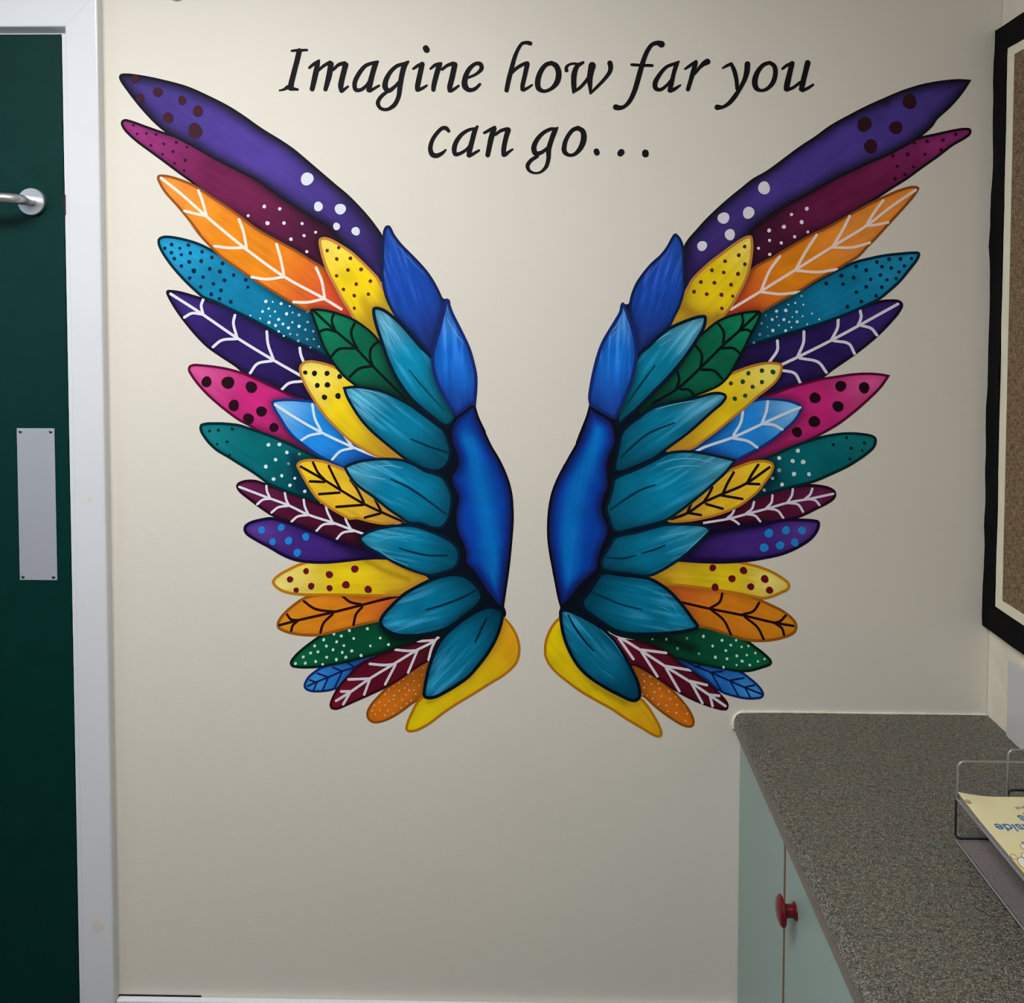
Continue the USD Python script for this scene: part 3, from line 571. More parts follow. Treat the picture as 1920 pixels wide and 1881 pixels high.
# each feather: outline, colours from tip to base, outline colour and width, soft edge shade (colour, reach, strength), painted shade where it tucks under its neighbours
STY = dict(
 L1=dict(c=[(76, 60, 140), (80, 62, 152), (60, 44, 112)], lc=(26, 22, 34), lw=4.5, ec=(30, 26, 46), er=13, es=.92, n='purple'),
 L2=dict(c=[(158, 54, 128), (116, 32, 78), (64, 22, 48)], lc=(30, 16, 28), lw=4.5, ec=(60, 20, 46), er=7, es=.35, n='plum'),
 L3=dict(c=[(246, 152, 62), (240, 142, 28), (226, 72, 48)], lc=(146, 82, 28), lw=4.5, ec=(214, 100, 36), er=6, es=.35, n='orange'),
 L4=dict(c=[(36, 160, 208), (14, 126, 168), (8, 78, 104)], lc=(4, 40, 58), lw=5, ec=(8, 90, 126), er=6, es=.3, n='teal blue'),
 L5=dict(c=[(66, 44, 128), (46, 30, 98), (36, 24, 76)], lc=(28, 16, 44), lw=5, ec=(32, 20, 62), er=7, es=.5, n='dark purple'),
 L6=dict(c=[(222, 92, 158), (204, 42, 126), (118, 34, 80)], lc=(92, 12, 52), lw=4.5, ec=(160, 30, 96), er=6, es=.3, n='pink'),
 L7=dict(c=[(20, 128, 134), (4, 108, 116), (4, 58, 76)], lc=(2, 42, 48), lw=5, ec=(2, 78, 86), er=6, es=.3, n='teal green'),
 L8=dict(c=[(112, 36, 84), (86, 20, 52), (44, 12, 26)], lc=(44, 10, 28), lw=5, ec=(56, 12, 34), er=6, es=.35, n='maroon'),
 L9=dict(c=[(104, 66, 160), (72, 42, 134), (40, 22, 82)], lc=(22, 12, 58), lw=5.5, ec=(34, 20, 84), er=8, es=.55, n='violet'),
 L10=dict(c=[(250, 232, 130), (246, 212, 26), (214, 164, 40)], lc=(196, 130, 22), lw=5, ec=(232, 180, 30), er=5, es=.25, oc=(176, 132, 30), n='yellow'),
 L11=dict(c=[(232, 152, 28), (234, 138, 28), (226, 104, 40)], lc=(160, 92, 22), lw=5, ec=(206, 114, 26), er=5, es=.3, oc=(168, 84, 30), n='orange'),
 L12=dict(c=[(12, 112, 72), (8, 84, 56), (4, 42, 32)], lc=(2, 34, 24), lw=4.5, ec=(4, 52, 36), er=6, es=.4, n='green'),
 L13=dict(c=[(74, 164, 230), (44, 126, 216), (26, 84, 170)], lc=(12, 44, 112), lw=4, ec=(24, 90, 180), er=5, es=.35, n='small blue'),
 L14=dict(c=[(128, 24, 46), (100, 18, 38), (82, 22, 32)], lc=(58, 6, 24), lw=4, ec=(70, 8, 28), er=5, es=.3, n='dark red'),
 L15=dict(c=[(226, 118, 18), (216, 116, 22), (176, 98, 28)], lc=(146, 80, 16), lw=4, ec=(190, 96, 18), er=5, es=.3, oc=(140, 78, 24), n='orange'),
 L16=dict(c=[(250, 222, 8), (244, 206, 20), (238, 168, 26)], lc=(190, 122, 18), lw=4.5, ec=(230, 176, 20), er=5, es=.3, oc=(176, 138, 26), n='golden yellow'),
 M1=dict(c=[(252, 228, 96), (248, 214, 22), (190, 146, 36)], lc=(198, 134, 64), lw=5, ec=(236, 190, 40), er=5, es=.25, oc=(170, 132, 30), n='yellow'),
 M2=dict(c=[(14, 138, 94), (8, 100, 72), (10, 52, 42)], lc=(4, 26, 24), lw=4.5, ec=(6, 70, 54), er=5, es=.35, n='green'),
 M3=dict(c=[(250, 230, 110), (246, 212, 26), (184, 132, 40)], lc=(194, 128, 44), lw=4.5, ec=(226, 170, 40), er=5, es=.25, oc=(196, 140, 36), n='yellow'),
 M4=dict(c=[(134, 200, 246), (34, 142, 232), (16, 80, 178)], lc=(12, 58, 138), lw=4.5, ec=(40, 128, 214), er=6, es=.25, n='light blue'),
 M5=dict(c=[(252, 214, 40), (244, 196, 44), (204, 154, 66)], lc=(200, 134, 34), lw=4.5, ec=(226, 172, 40), er=5, es=.25, oc=(184, 138, 58), n='yellow'),
 F1=dict(c=[(34, 92, 196), (24, 78, 184), (34, 52, 128)], lc=(16, 34, 78), lw=5, ec=(24, 54, 136), er=9, es=.6, st=.16, n='royal blue'),
 F2=dict(c=[(86, 164, 232), (18, 110, 214), (28, 70, 164)], lc=(24, 42, 112), lw=6, ec=(22, 66, 158), er=8, es=.6, st=.16, n='bright blue'),
 F3=dict(c=[(110, 190, 222), (6, 138, 178), (2, 92, 112)], lc=(6, 26, 46), lw=6, ec=(4, 84, 108), er=9, es=.5, st=.14, n='long teal'),
 F4=dict(c=[(92, 178, 210), (4, 130, 168), (4, 78, 102)], lc=(6, 26, 46), lw=5, ec=(4, 74, 96), er=10, es=.55, st=.14, n='teal'),
 F5=dict(c=[(90, 182, 214), (4, 138, 180), (4, 92, 122)], lc=(4, 32, 52), lw=5, ec=(4, 82, 108), er=10, es=.55, st=.14, n='teal'),
 F6=dict(c=[(56, 172, 208), (4, 132, 172), (4, 84, 114)], lc=(4, 34, 54), lw=5, ec=(4, 78, 104), er=10, es=.55, st=.14, n='teal'),
 F7=dict(c=[(24, 156, 202), (4, 122, 160), (2, 74, 100)], lc=(4, 24, 40), lw=6, ec=(2, 64, 88), er=10, es=.6, st=.16, n='teal'),
 F8=dict(c=[(20, 150, 194), (4, 118, 156), (2, 72, 100)], lc=(4, 20, 36), lw=6, ec=(2, 58, 82), er=10, es=.6, st=.16, n='teal'),
 C=dict(c=[(20, 76, 184)] * 3, lc=(12, 14, 28), lw=4.5, ec=(20, 24, 78), er=9, es=.8, n='deep blue'),
)
ORDER = 'L2 L1 L5 L4 L3 L6 L13 L12 L11 L10 L8 L9 L7 L15 L14 L16 M1 M4 M3 M2 M5 F1 F3 F2 F4 F5 F6 F7 F8 C'.split()
LEFT = dict(
 L1="A 122,130 133,104 175,93 340,110 560,155 790,218 1000,310 1200,412 1350,508 B 60,3 250,120 370,202 500,310 640,430 780,550 900,650 1010,760 1100,860 1170,950 1240,1055 1320,1250 1300,1500 1150,1480 900,1200 800,1090 740,1010 560,890 380,780 200,660 0,520 A 1200,1010 1060,940 870,830 700,740 570,665 490,600 400,510 300,395 200,265 135,170",
 L2="A 140,590 148,556 180,540 240,552 380,602 560,665 800,740 1100,900 1450,1100 B 200,600 560,840 800,1050 900,1300 800,1500 600,1480 200,1250 A 1500,1650 1100,1400 880,1210 830,1165 700,1070 560,965 420,862 280,757 170,650",
 L3="A 493,1115 503,1091 545,1083 640,1098 780,1145 900,1205 1040,1300 1180,1390 1300,1475 B 0,972 150,1062 300,1143 420,1210 540,1287 660,1362 800,1500 1000,1800 1000,1900 C 1700,950 1570,862 1500,838 1350,755 1150,635 1000,540 850,435 700,330 600,235 480,105 400,0 A 900,1665 800,1535 700,1412 560,1252 500,1145",
 L4="C 80,180 88,142 130,118 200,115 320,135 480,182 620,250 900,420 1300,680 1650,900 1800,1200 1740,1300 1600,1235 1440,1172 1300,1108 1150,1025 960,925 800,850 640,772 520,725 470,685 350,573 240,452 150,333 95,235",
 L5="C 165,668 178,648 210,646 300,658 400,685 520,722 800,820 1200,1030 1600,1200 1850,1300 1800,1750 1700,1820 1450,1760 960,1500 850,1405 700,1305 560,1205 440,1083 340,962 260,852 180,715",
 L6="E 65,125 75,85 120,65 200,68 330,82 460,105 600,145 700,185 850,255 1000,328 1130,388 1220,420 1500,800 1640,1080 1580,1120 1300,1040 1000,860 800,760 650,670 560,622 450,543 350,462 250,372 150,262 82,165",
 L7="E 178,695 188,657 230,641 340,636 450,640 570,655 650,680 800,730 950,788 1100,855 1200,905 1330,968 1500,1050 1450,1400 1360,1422 1300,1412 1150,1367 1000,1312 840,1242 780,1195 680,1125 560,1052 450,983 340,917 260,842 192,745",
 L8="E 538,1265 553,1230 620,1203 720,1200 840,1238 1100,1330 1500,1480 1800,1580 F 250,860 500,920 520,1080 330,1270 100,1270 E 1500,1830 1200,1680 900,1562 800,1500 680,1412 562,1315",
 L9="G 86,175 98,130 150,93 250,65 360,50 480,78 650,135 850,215 1000,272 1200,340 1400,380 1500,460 1390,464 1280,470 1150,483 1000,500 850,508 680,498 560,472 450,424 330,353 200,283 110,222",
 L10="G 366,690 380,650 440,600 540,545 640,500 900,440 1400,420 1700,560 1900,660 1750,800 1600,825 1450,830 1300,830 1100,826 900,824 740,824 620,817 520,802 440,772 385,727",
 L11="G 411,1110 416,1078 450,1018 540,928 650,848 730,815 1000,790 1650,780 1650,950 1500,1060 1400,1080 1250,1112 1100,1152 950,1192 830,1215 720,1218 600,1207 500,1183 425,1145",
 L12="G 541,1485 549,1453 580,1410 650,1342 740,1272 840,1205 1100,1110 1400,1040 1600,1100 1900,1130 2060,1150 2080,1240 1880,1290 1600,1335 1450,1390 1350,1412 1250,1438 1100,1478 950,1508 820,1527 720,1533 620,1530 560,1517",
 L13="G 676,1708 684,1668 720,1608 780,1558 840,1520 1100,1440 1350,1360 1480,1370 1300,1600 1100,1720 1000,1738 920,1757 830,1767 750,1763 695,1742",
 L14="P 618,1322 G 960,1800 1000,1730 1050,1662 1130,1580 1250,1475 1400,1402 1560,1345 1700,1298 1900,1230 H 950,800 1000,850 900,1030 870,1040 750,1105 650,1175 520,1262 400,1325 230,1403 100,1460 0,1505 P 631,1331 621,1329",
 L15="H 245,1575 252,1525 290,1458 350,1390 430,1310 600,1180 820,1020 900,1100 850,1350 800,1420 730,1445 700,1462 620,1523 530,1583 430,1632 350,1651 300,1646 262,1618",
 L16="H 628,1690 640,1640 680,1545 730,1450 800,1380 1100,1200 1400,800 1560,640 1597,608! 1660,675 1720,775 1751,880 1752,960 1732,1042 1690,1105 1600,1185 1450,1277 1300,1372 1150,1462 1000,1562 860,1668 760,1722 700,1739 650,1737 630,1717",
 M1="B 613,1125 619,1086 660,1068 720,1078 820,1130 940,1208 1030,1288 1130,1388 1200,1465 1245,1550 1400,1750 D 950,300 850,520 760,520 600,400 520,285 490,228 B 840,1690 770,1560 700,1425 650,1292 622,1182",
 M2="D 113,215 125,204 180,200 280,213 400,245 520,290 620,350 720,430 800,520 1000,800 1150,1150 1000,1150 700,1050 560,965 520,938 440,872 370,793 300,692 230,562 180,422 130,285",
 M3="D 4,810 10,762 50,722 110,708 200,719 300,745 400,790 600,950 700,1200 900,1500 1030,1660 1015,1680 870,1680 760,1655 640,1592 500,1503 380,1393 290,1303 200,1192 130,1083 60,963 20,872",
 M4="E 882,440 900,422 960,410 1060,406 1180,413 1320,440 1600,700 1900,900 D 1000,1700 600,1720 E 1700,1110 1590,1090 1500,1053 1400,1003 1310,952 1200,872 1110,802 1030,712 960,602 902,505",
 M5="E 1127,1060 1150,1023 1210,1000 1290,996 1400,1012 1500,1050 1620,1100 F 300,600 550,850 650,940 590,945 430,962 300,945 150,908 E 1650,1590 1520,1525 1420,1462 1330,1392 1260,1302 1200,1202 1150,1112",
 F1="B 1297,953! 1315,962 1360,1045 1430,1137 1520,1228 1600,1310 1680,1402 1740,1490 1790,1582 1840,1690 D 1440,150 1420,400 1330,650 1300,695 1250,615 1150,500 1050,400 950,290 890,190 850,100 B 1240,1560 1225,1450 1225,1350 1230,1200 1238,1060 1250,995 1272,960",
 F2="D 1455,103 1432,115 1420,170 1400,255 1365,400 1328,520 1303,640 1298,740 1318,850 1360,965 1420,1085 1480,1180 1545,1265! 1620,1210 1690,1160 1735,1160! 1750,1000 1750,860 1722,720 1680,580 1630,470 1570,350 1520,250 1490,170 1478,118",
 F3="D 722,205 732,189 765,183 820,195 900,245 1000,332 1100,442 1200,560 1330,700 1420,1000 1550,1260 1520,1330 1450,1365 1390,1345 1300,1275 1200,1195 1100,1105 1000,975 920,842 850,682 790,502 740,345 720,245",
 F4="D 430,970! 550,956 680,968 820,1000 960,1060 1090,1130 1200,1210 1330,1305 1430,1390 1480,1500 1500,1620 1460,1740 1370,1800 1250,1790 1150,1750 1080,1715 1000,1655 900,1575 800,1493 700,1405 600,1293 520,1173 460,1063",
 F5="F 18,392! 100,352 200,324 320,308 450,304 590,315 720,362 830,425 920,450 1000,490 1060,580 1095,690 1085,810 1050,930 980,1000 880,1000 780,965 650,950 570,895 480,835 400,772 300,692 200,622 120,555 60,475",
 F6="F 175,1110 190,1068 250,1028 350,990 480,965 620,953 740,966 860,1008 980,1058 1085,1118 1155,1200 1165,1300 1115,1395 1000,1440 880,1470 780,1450 650,1405 540,1355 440,1300 330,1238 235,1180",
 F7="H 368,665 382,612 430,545 510,462 600,380 720,308 850,243 960,203 1080,180 1190,190 1290,250 1375,345 1390,430 1320,530 1200,625 1080,715 960,765 820,797 680,810 560,803 465,772 395,720",
 F8="H 796,1375 800,1320 818,1210 850,1080 890,970 950,850 1020,760 1100,690 1200,612 1320,540 1440,498 1540,515 1592,550 1588,640 1562,740 1510,865 1435,990 1350,1100 1250,1210 1140,1290 1020,1362 925,1408 850,1418 812,1405",
 C="D 1545,1255! 1620,1205 1690,1155 1732,1150! 1765,1260 1830,1400 F 1390,0 1470,178 1560,332 1630,490 1672,640 1687,800 1687,950 1672,1150 1652,1350 1632,1500 1610,1650 1588,1800! 1535,1765 1465,1690 1390,1590 1330,1490 1265,1405 1205,1345 1198,1235 1165,1130 1118,1030 1102,920 1108,820 1128,700 1098,620 1068,545 1068,470 1108,410 1128,340 1108,260 1070,160 1056,60 D 1478,1400 1500,1320",
 under="D 1400,1330 1530,1250 1600,1400 F 1150,200 1200,400 1150,500 1200,700 1190,900 1260,1200 1330,1350 1470,1600 1600,1780 1610,1850 1560,1900 1400,1860 1100,1500 760,1500 1000,1380 1080,1100 760,980 1000,920 930,470 830,440 900,380 D 1250,1780 1450,1500")
RIGHT = dict(
 L1="a 1782,104! 1660,96 1480,112 1300,145 1180,180 1080,215 920,283 760,355 600,437 400,548 250,657 100,755 b 1240,0 1100,80 1000,160 900,240 760,362 640,478 540,590 470,670 425,752 400,1000 440,1300 700,1100 1000,800 1090,610 1150,545 1300,432 1463,337 a 200,1222 400,1112 600,1012 800,920 1000,832 1200,722 1280,668 1400,562 1450,490 1580,370 1700,230",
 L2="a 1782,600 1768,580 1720,573 1600,590 1450,623 1280,660 900,780 500,980 b 1463,300 1100,560 950,750 1000,1000 1150,1050 1500,820 a 300,1620 600,1430 850,1275 1000,1175 1150,1082 1300,972 1470,852 1600,752 1720,683 1772,640",
 L3="a 1271,1165 1256,1148 1205,1142 1080,1173 950,1228 800,1298 650,1380 500,1467 350,1550 b 1700,608 1500,718 1300,838 1090,962 900,1250 750,1450 1000,1450 1190,1390 c 200,735 350,652 500,572 700,445 880,352 980,292 1100,218 1200,112 1290,20 a 720,1792 850,1665 950,1555 1050,1445 1150,1335 1242,1222",
 L4="c 1698,192 1690,172 1650,165 1500,175 1350,192 1200,222 1050,262 800,380 400,600 100,760 b 1050,1500 950,1850 c -50,1118 100,1072 300,1012 500,952 700,892 900,822 1050,762 1200,692 1300,642 1400,562 1500,472 1600,352 1682,242",
 L5="c 1531,695 1520,660 1480,638 1400,634 1300,645 900,770 300,960 -100,1050 -300,1200 -200,1500 100,1720 300,1600 720,1420 850,1325 1000,1222 1150,1112 1280,1002 1400,882 1500,762",
 L6="e 1822,123! 1750,108 1600,97 1450,105 1300,127 1150,150 1000,188 850,230 700,285 560,345 700,600 500,850 300,960 240,1060 400,1020 600,960 900,830 1080,745 1300,622 1450,512 1600,382 1740,242",
 L7="e 1692,768 1682,730 1640,705 1540,688 1430,681 1300,690 1150,718 1080,738 900,798 750,863 600,925 450,980 400,1200 400,1370 480,1342 560,1312 700,1272 850,1232 1000,1197 1100,1167 1250,1102 1400,1032 1500,972 1600,902 1672,832",
 L8="e 1294,1295 1280,1250 1220,1215 1120,1195 1010,1190 700,1240 400,1340 0,1440 -220,1500 -360,1570 -250,1660 100,1670 500,1600 900,1530 1000,1492 1100,1442 1200,1392 1272,1342",
 L9="g 1763,118 1750,85 1700,72 1600,65 1480,62 1400,68 1200,105 1000,130 800,140 600,170 350,350 300,480 400,488 600,502 800,506 1000,496 1200,467 1400,422 1560,352 1680,272 1742,192",
 L10="g 1471,728 1455,682 1400,638 1300,578 1180,530 1040,494 700,440 390,440 90,640! 230,712 400,732 600,755 800,785 950,808 1080,835 1200,858 1290,840 1380,802 1450,768",
 L11="g 1541,1122 1525,1068 1480,1018 1400,958 1300,908 1200,862 1000,780 600,690 200,680 400,1000 560,1130 650,1145 800,1192 930,1232 1060,1268 1180,1274 1300,1264 1400,1242 1480,1212 1526,1177",
 L12="g 1293,1473 1280,1440 1220,1380 1130,1312 1050,1255 800,1150 560,1080 300,1110 -80,1120 -290,1140 -330,1220 -120,1285 120,1340 250,1385 310,1425 430,1462 560,1492 700,1522 850,1552 1000,1571 1100,1561 1200,1532 1278,1502",
 L13="g 1214,1790 1203,1748 1150,1682 1080,1622 1000,1565 800,1490 500,1400 320,1375 330,1420 430,1510 530,1580 650,1660 750,1742 820,1782 920,1812 1020,1834 1120,1837 1195,1822",
 L14="h 680,670 800,735 1060,800 1300,895 g 400,1480 560,1590 680,1682 790,1780 850,1850 P 1366,1322 1363,1331 1355,1332 h 1800,1462 1700,1432 1550,1372 1400,1292 1250,1192 1100,1092 1000,1040 930,1030 820,920 700,760",
 L15="h 1579,1592 1570,1540 1530,1460 1470,1380 1400,1305 1200,1120 980,980 1000,1200 1040,1320 1090,1352 1150,1408 1240,1485 1350,1563 1450,1622 1520,1642 1562,1632",
 L16="h 252,556! 200,610 150,690 115,782 103,870 110,950 150,1032 220,1112 330,1202 450,1290 600,1380 750,1462 900,1562 1050,1652 1150,1712 1212,1739 1252,1730 1264,1698 1247,1630 1200,1540 1130,1430 1055,1350 700,1200 400,900 290,620",
 M1="b 1100,650 1085,635 1050,637 1000,658 900,723 800,798 690,880 590,970 500,1067 455,1150 330,1350 280,1530 450,1600 620,1590 700,1550 830,1425 905,1330 982,1202 1042,1082 1082,962 1102,850 1110,740",
 M2="d 1812,236 1790,222 1700,224 1600,240 1480,273 1380,320 1280,398 1180,490 950,820 630,1130 620,1260 800,1300 1000,1150 1180,1062 1280,1022 1390,972 1455,922 1535,822 1605,692 1665,582 1732,442 1795,322",
 M3="e 772,45 757,12 700,-5 600,-5 480,18 350,62 250,105 100,180 -70,250 -80,340 d 1150,1200 1000,1480 880,1600 1000,1605 1140,1580 1254,1503 e 100,702 200,622 330,512 450,412 540,332 620,272 700,202 752,122",
 M4="e 964,443 942,408 880,378 800,358 700,348 600,345 450,380 200,600 0,760 -150,830 -250,900 0,960 320,965 400,922 500,872 620,802 720,732 800,662 870,602 932,522",
 M5="e 687,1015 672,980 620,958 550,952 450,968 350,1003 220,1060 0,1200 f 1500,780 1300,910 1330,935 1500,935 1672,908 e 150,1495 280,1445 380,1392 460,1332 540,1262 600,1182 662,1092",
 F1="b 352,613! 328,625 300,668 260,742 200,820 100,912 0,1035 d 580,-40 540,60 520,150 515,230 560,500 610,650 750,550 920,385 970,285 1020,185 b 445,1150 445,1050 440,900 432,760 412,690 382,640",
 F2="d 455,141 438,160 422,230 378,310 310,420 248,530 200,660 163,800 133,950 118,1070 128,1150! 200,1195 280,1240 345,1275 390,1290! 445,1180 505,1050 555,920 585,800 603,700 607,620 592,500 562,380 522,260 490,180 470,148",
 F3="d 1280,285 1262,265 1200,268 1100,298 1000,338 900,388 800,465 700,560 600,650 480,1000 390,1270 420,1350 490,1295 580,1222 680,1125 780,1022 880,922 970,822 1060,712 1140,602 1210,492 1268,382",
 F4="d 1478,1070 1462,1036 1400,1018 1320,1023 1200,1056 1050,1088 900,1118 780,1148 685,1200 595,1270 500,1340 435,1420 410,1520 390,1620 370,1720 375,1800 450,1810 600,1755 760,1685 870,1605 950,1545 1050,1472 1150,1392 1250,1302 1350,1212 1442,1132",
 F5="f 1995,322! 1850,287 1700,254 1560,234 1440,231 1320,248 1200,308 1080,370 950,428 850,468 785,510 760,600 728,720 700,800 730,910 760,1000 830,1045 900,1035 1000,1010 1150,975 1300,930 1400,868 1500,795 1600,715 1700,632 1800,542 1881,468 1945,395",
 F6="f 1745,1000! 1690,965 1600,948 1450,944 1300,948 1150,983 1000,1025 850,1055 775,1090 745,1150 695,1230 655,1310 670,1395 760,1430 900,1450 1050,1475 1150,1470 1260,1420 1400,1335 1500,1262 1600,1172 1690,1085",
 F7="h 1625,652 1565,560 1485,450 1385,335 1280,245 1150,172 1000,145 850,128 720,110 655,125 595,205 535,300 465,400 480,480 560,550 680,635 800,705 950,738 1100,742 1250,738 1400,725 1520,705 1595,685",
 F8="h 258,490 255,570 268,680 300,800 352,922 430,1050 520,1142 620,1215 750,1292 870,1352 950,1388 1012,1388 1052,1350 1056,1280 1032,1180 985,1080 925,960 855,850 775,750 680,655 560,580 440,518 330,478",
 C="d 128,1148! 200,1198 290,1250 360,1315 390,1395 f 820,110 815,180 765,280 738,400 748,520 742,620 705,700 688,790 712,890 748,990 738,1080 692,1180 657,1290 640,1390 570,1472 480,1555 400,1655 330,1735 265,1775! 238,1680 212,1550 182,1390 152,1230 135,1080 135,920 148,780 178,640 238,490 330,320 430,140 485,0 d 0,1510 50,1380 100,1250",
 under="d 128,1180 300,1260 400,1280 560,1220 500,1330 420,1420 430,1700 520,1780 f 850,430 720,700 780,980 900,1040 780,1080 680,1280 700,1400 900,1440 700,1440 640,1560 h 620,600 700,660 560,600 300,500 255,600 258,500 f 300,1700 560,1430 640,1280 700,1050 660,800 700,600 700,420 760,250")
# spots: (colour, list of x,y,r); veins: (colour, width, strokes)
W_, LB = (232, 232, 240), (206, 234, 244)
LSPOT = dict(
 L1=[((66, 32, 46), "A 278,150,40 330,335,42 503,277,47 742,358,42 605,528,52 895,463,52 868,655,72"), ((222, 226, 236), "B 502,500,62 612,770,45 827,795,53 790,965,35 978,1012,41")],
 L2=[((58, 8, 42), "A 263,600,12 300,685,12 390,680,12 485,690,13 435,797,13 560,783,13 683,768,14 787,815,12 650,857,13 548,883,12 770,943,15 665,973,13 760,1045,13"), ((240, 226, 236), "A 1388,1487,14 B 83,770,18 234,793,16 114,933,20 276,932,17 453,937,15 585,1022,14 472,1055,15 344,1090,17 499,1212,15")],
 L4=[((4, 40, 72), "C 153,238,16 220,202,17 300,238,14 384,207,18 217,281,17 315,302,15 402,285,17 518,272,17 246,339,17 613,328,17 392,371,19 509,363,19 718,386,18 315,411,17 437,459,23 593,439,18 692,466,20 827,500,17 397,529,17 527,520,17 737,551,18 945,547,17 628,586,17 505,615,17 966,619,15 703,650,18 608,688,19 688,733,17 798,762,18"),
     (LB, "C 1143,759,17 1211,764,9 1292,781,15 1376,806,9 1171,830,12 1111,858,14 1233,859,11 1346,881,16 1405,867,8 991,897,9 1088,926,9 1185,904,9 1268,936,15 1174,966,16 1403,964,10 1310,980,14 1238,995,15 1468,1003,16 1364,1018,15 1269,1053,12 1318,1097,10"),
     ((150, 180, 190), "C 1468,892,15 1548,862,8 1552,961,12 1530,1036,13 1607,1052,11 1381,1078,12 1450,1087,11 1460,1145,13 1547,1129,11 1613,1129,10 1580,1211,9 1662,1201,10")],
 L6=[((40, 10, 26), "E 248,240,50 458,248,60 686,292,55 515,471,52 786,530,50 659,602,52 908,687,44")],
 L7=[((4, 40, 50), "E 276,721,14 363,714,14 500,701,15 449,828,14 353,851,12 473,959,12"), ((222, 240, 242), "E 855,857,18 962,854,18 1035,932,17 925,1003,17 829,1071,19 985,1160,16 905,1193,18 1113,1185,14 1065,1254,17 1210,1313,16"), ((140, 160, 160), "E 1158,948,13 1050,1043,13")],
 L9=[((34, 138, 224), "G 265,177,35 457,152,34 373,292,32 530,282,37 698,243,36 614,399,37")],
 L10=[((112, 20, 34), "G 543,660,30 700,579,28 603,765,25 750,726,31 928,613,34 930,745,29 1090,713,36 1177,558,35 1308,758,35")],
 L12=[((214, 240, 230), "G 597,1485,14 673,1421,14 693,1481,14 745,1382,14 817,1370,14 785,1312,14 795,1465,14 863,1492,12 873,1252,15 903,1423,14 899,1313,14 974,1197,13 965,1350,14 1000,1272,14 997,1446,15 1046,1215,14 1055,1376,14 1071,1309,13 1090,1423,15 1125,1162,14 1167,1239,13 1148,1361,15 1239,1406,15 1301,1144,14 1330,1312,12 1427,1235,13 1508,1299,14")],
 L15=[((246, 186, 140), "H 305,1530,9 335,1565,8 325,1478,8 375,1447,8 378,1525,8 427,1477,8 427,1573,8 457,1528,9 430,1370,9 467,1437,8 468,1320,8 520,1382,9 512,1418,8 531,1478,8 511,1555,7 586,1502,8 567,1335,8 512,1287,6 567,1260,6 598,1420,8 622,1307,8 635,1373,8 652,1272,7 640,1460,8 665,1332,9 685,1428,8 712,1328,7 730,1368,8 712,1237,6 610,1222,6 765,1280,7 700,1167,5 790,1180,6 808,1112,5")],
 M1=[((98, 44, 16), "B 698,1201,16 811,1172,16 792,1283,17 925,1277,17 901,1391,17 1030,1385,18 790,1448,16 1121,1500,17 982,1529,17 857,1581,16 963,1642,17 1101,1628,16 963,1765,15")],
 M3=[((28, 26, 22), "D 65,828,20 155,836,25 278,836,24 403,867,24 183,954,23 282,949,26 253,1070,25 386,1058,27")])
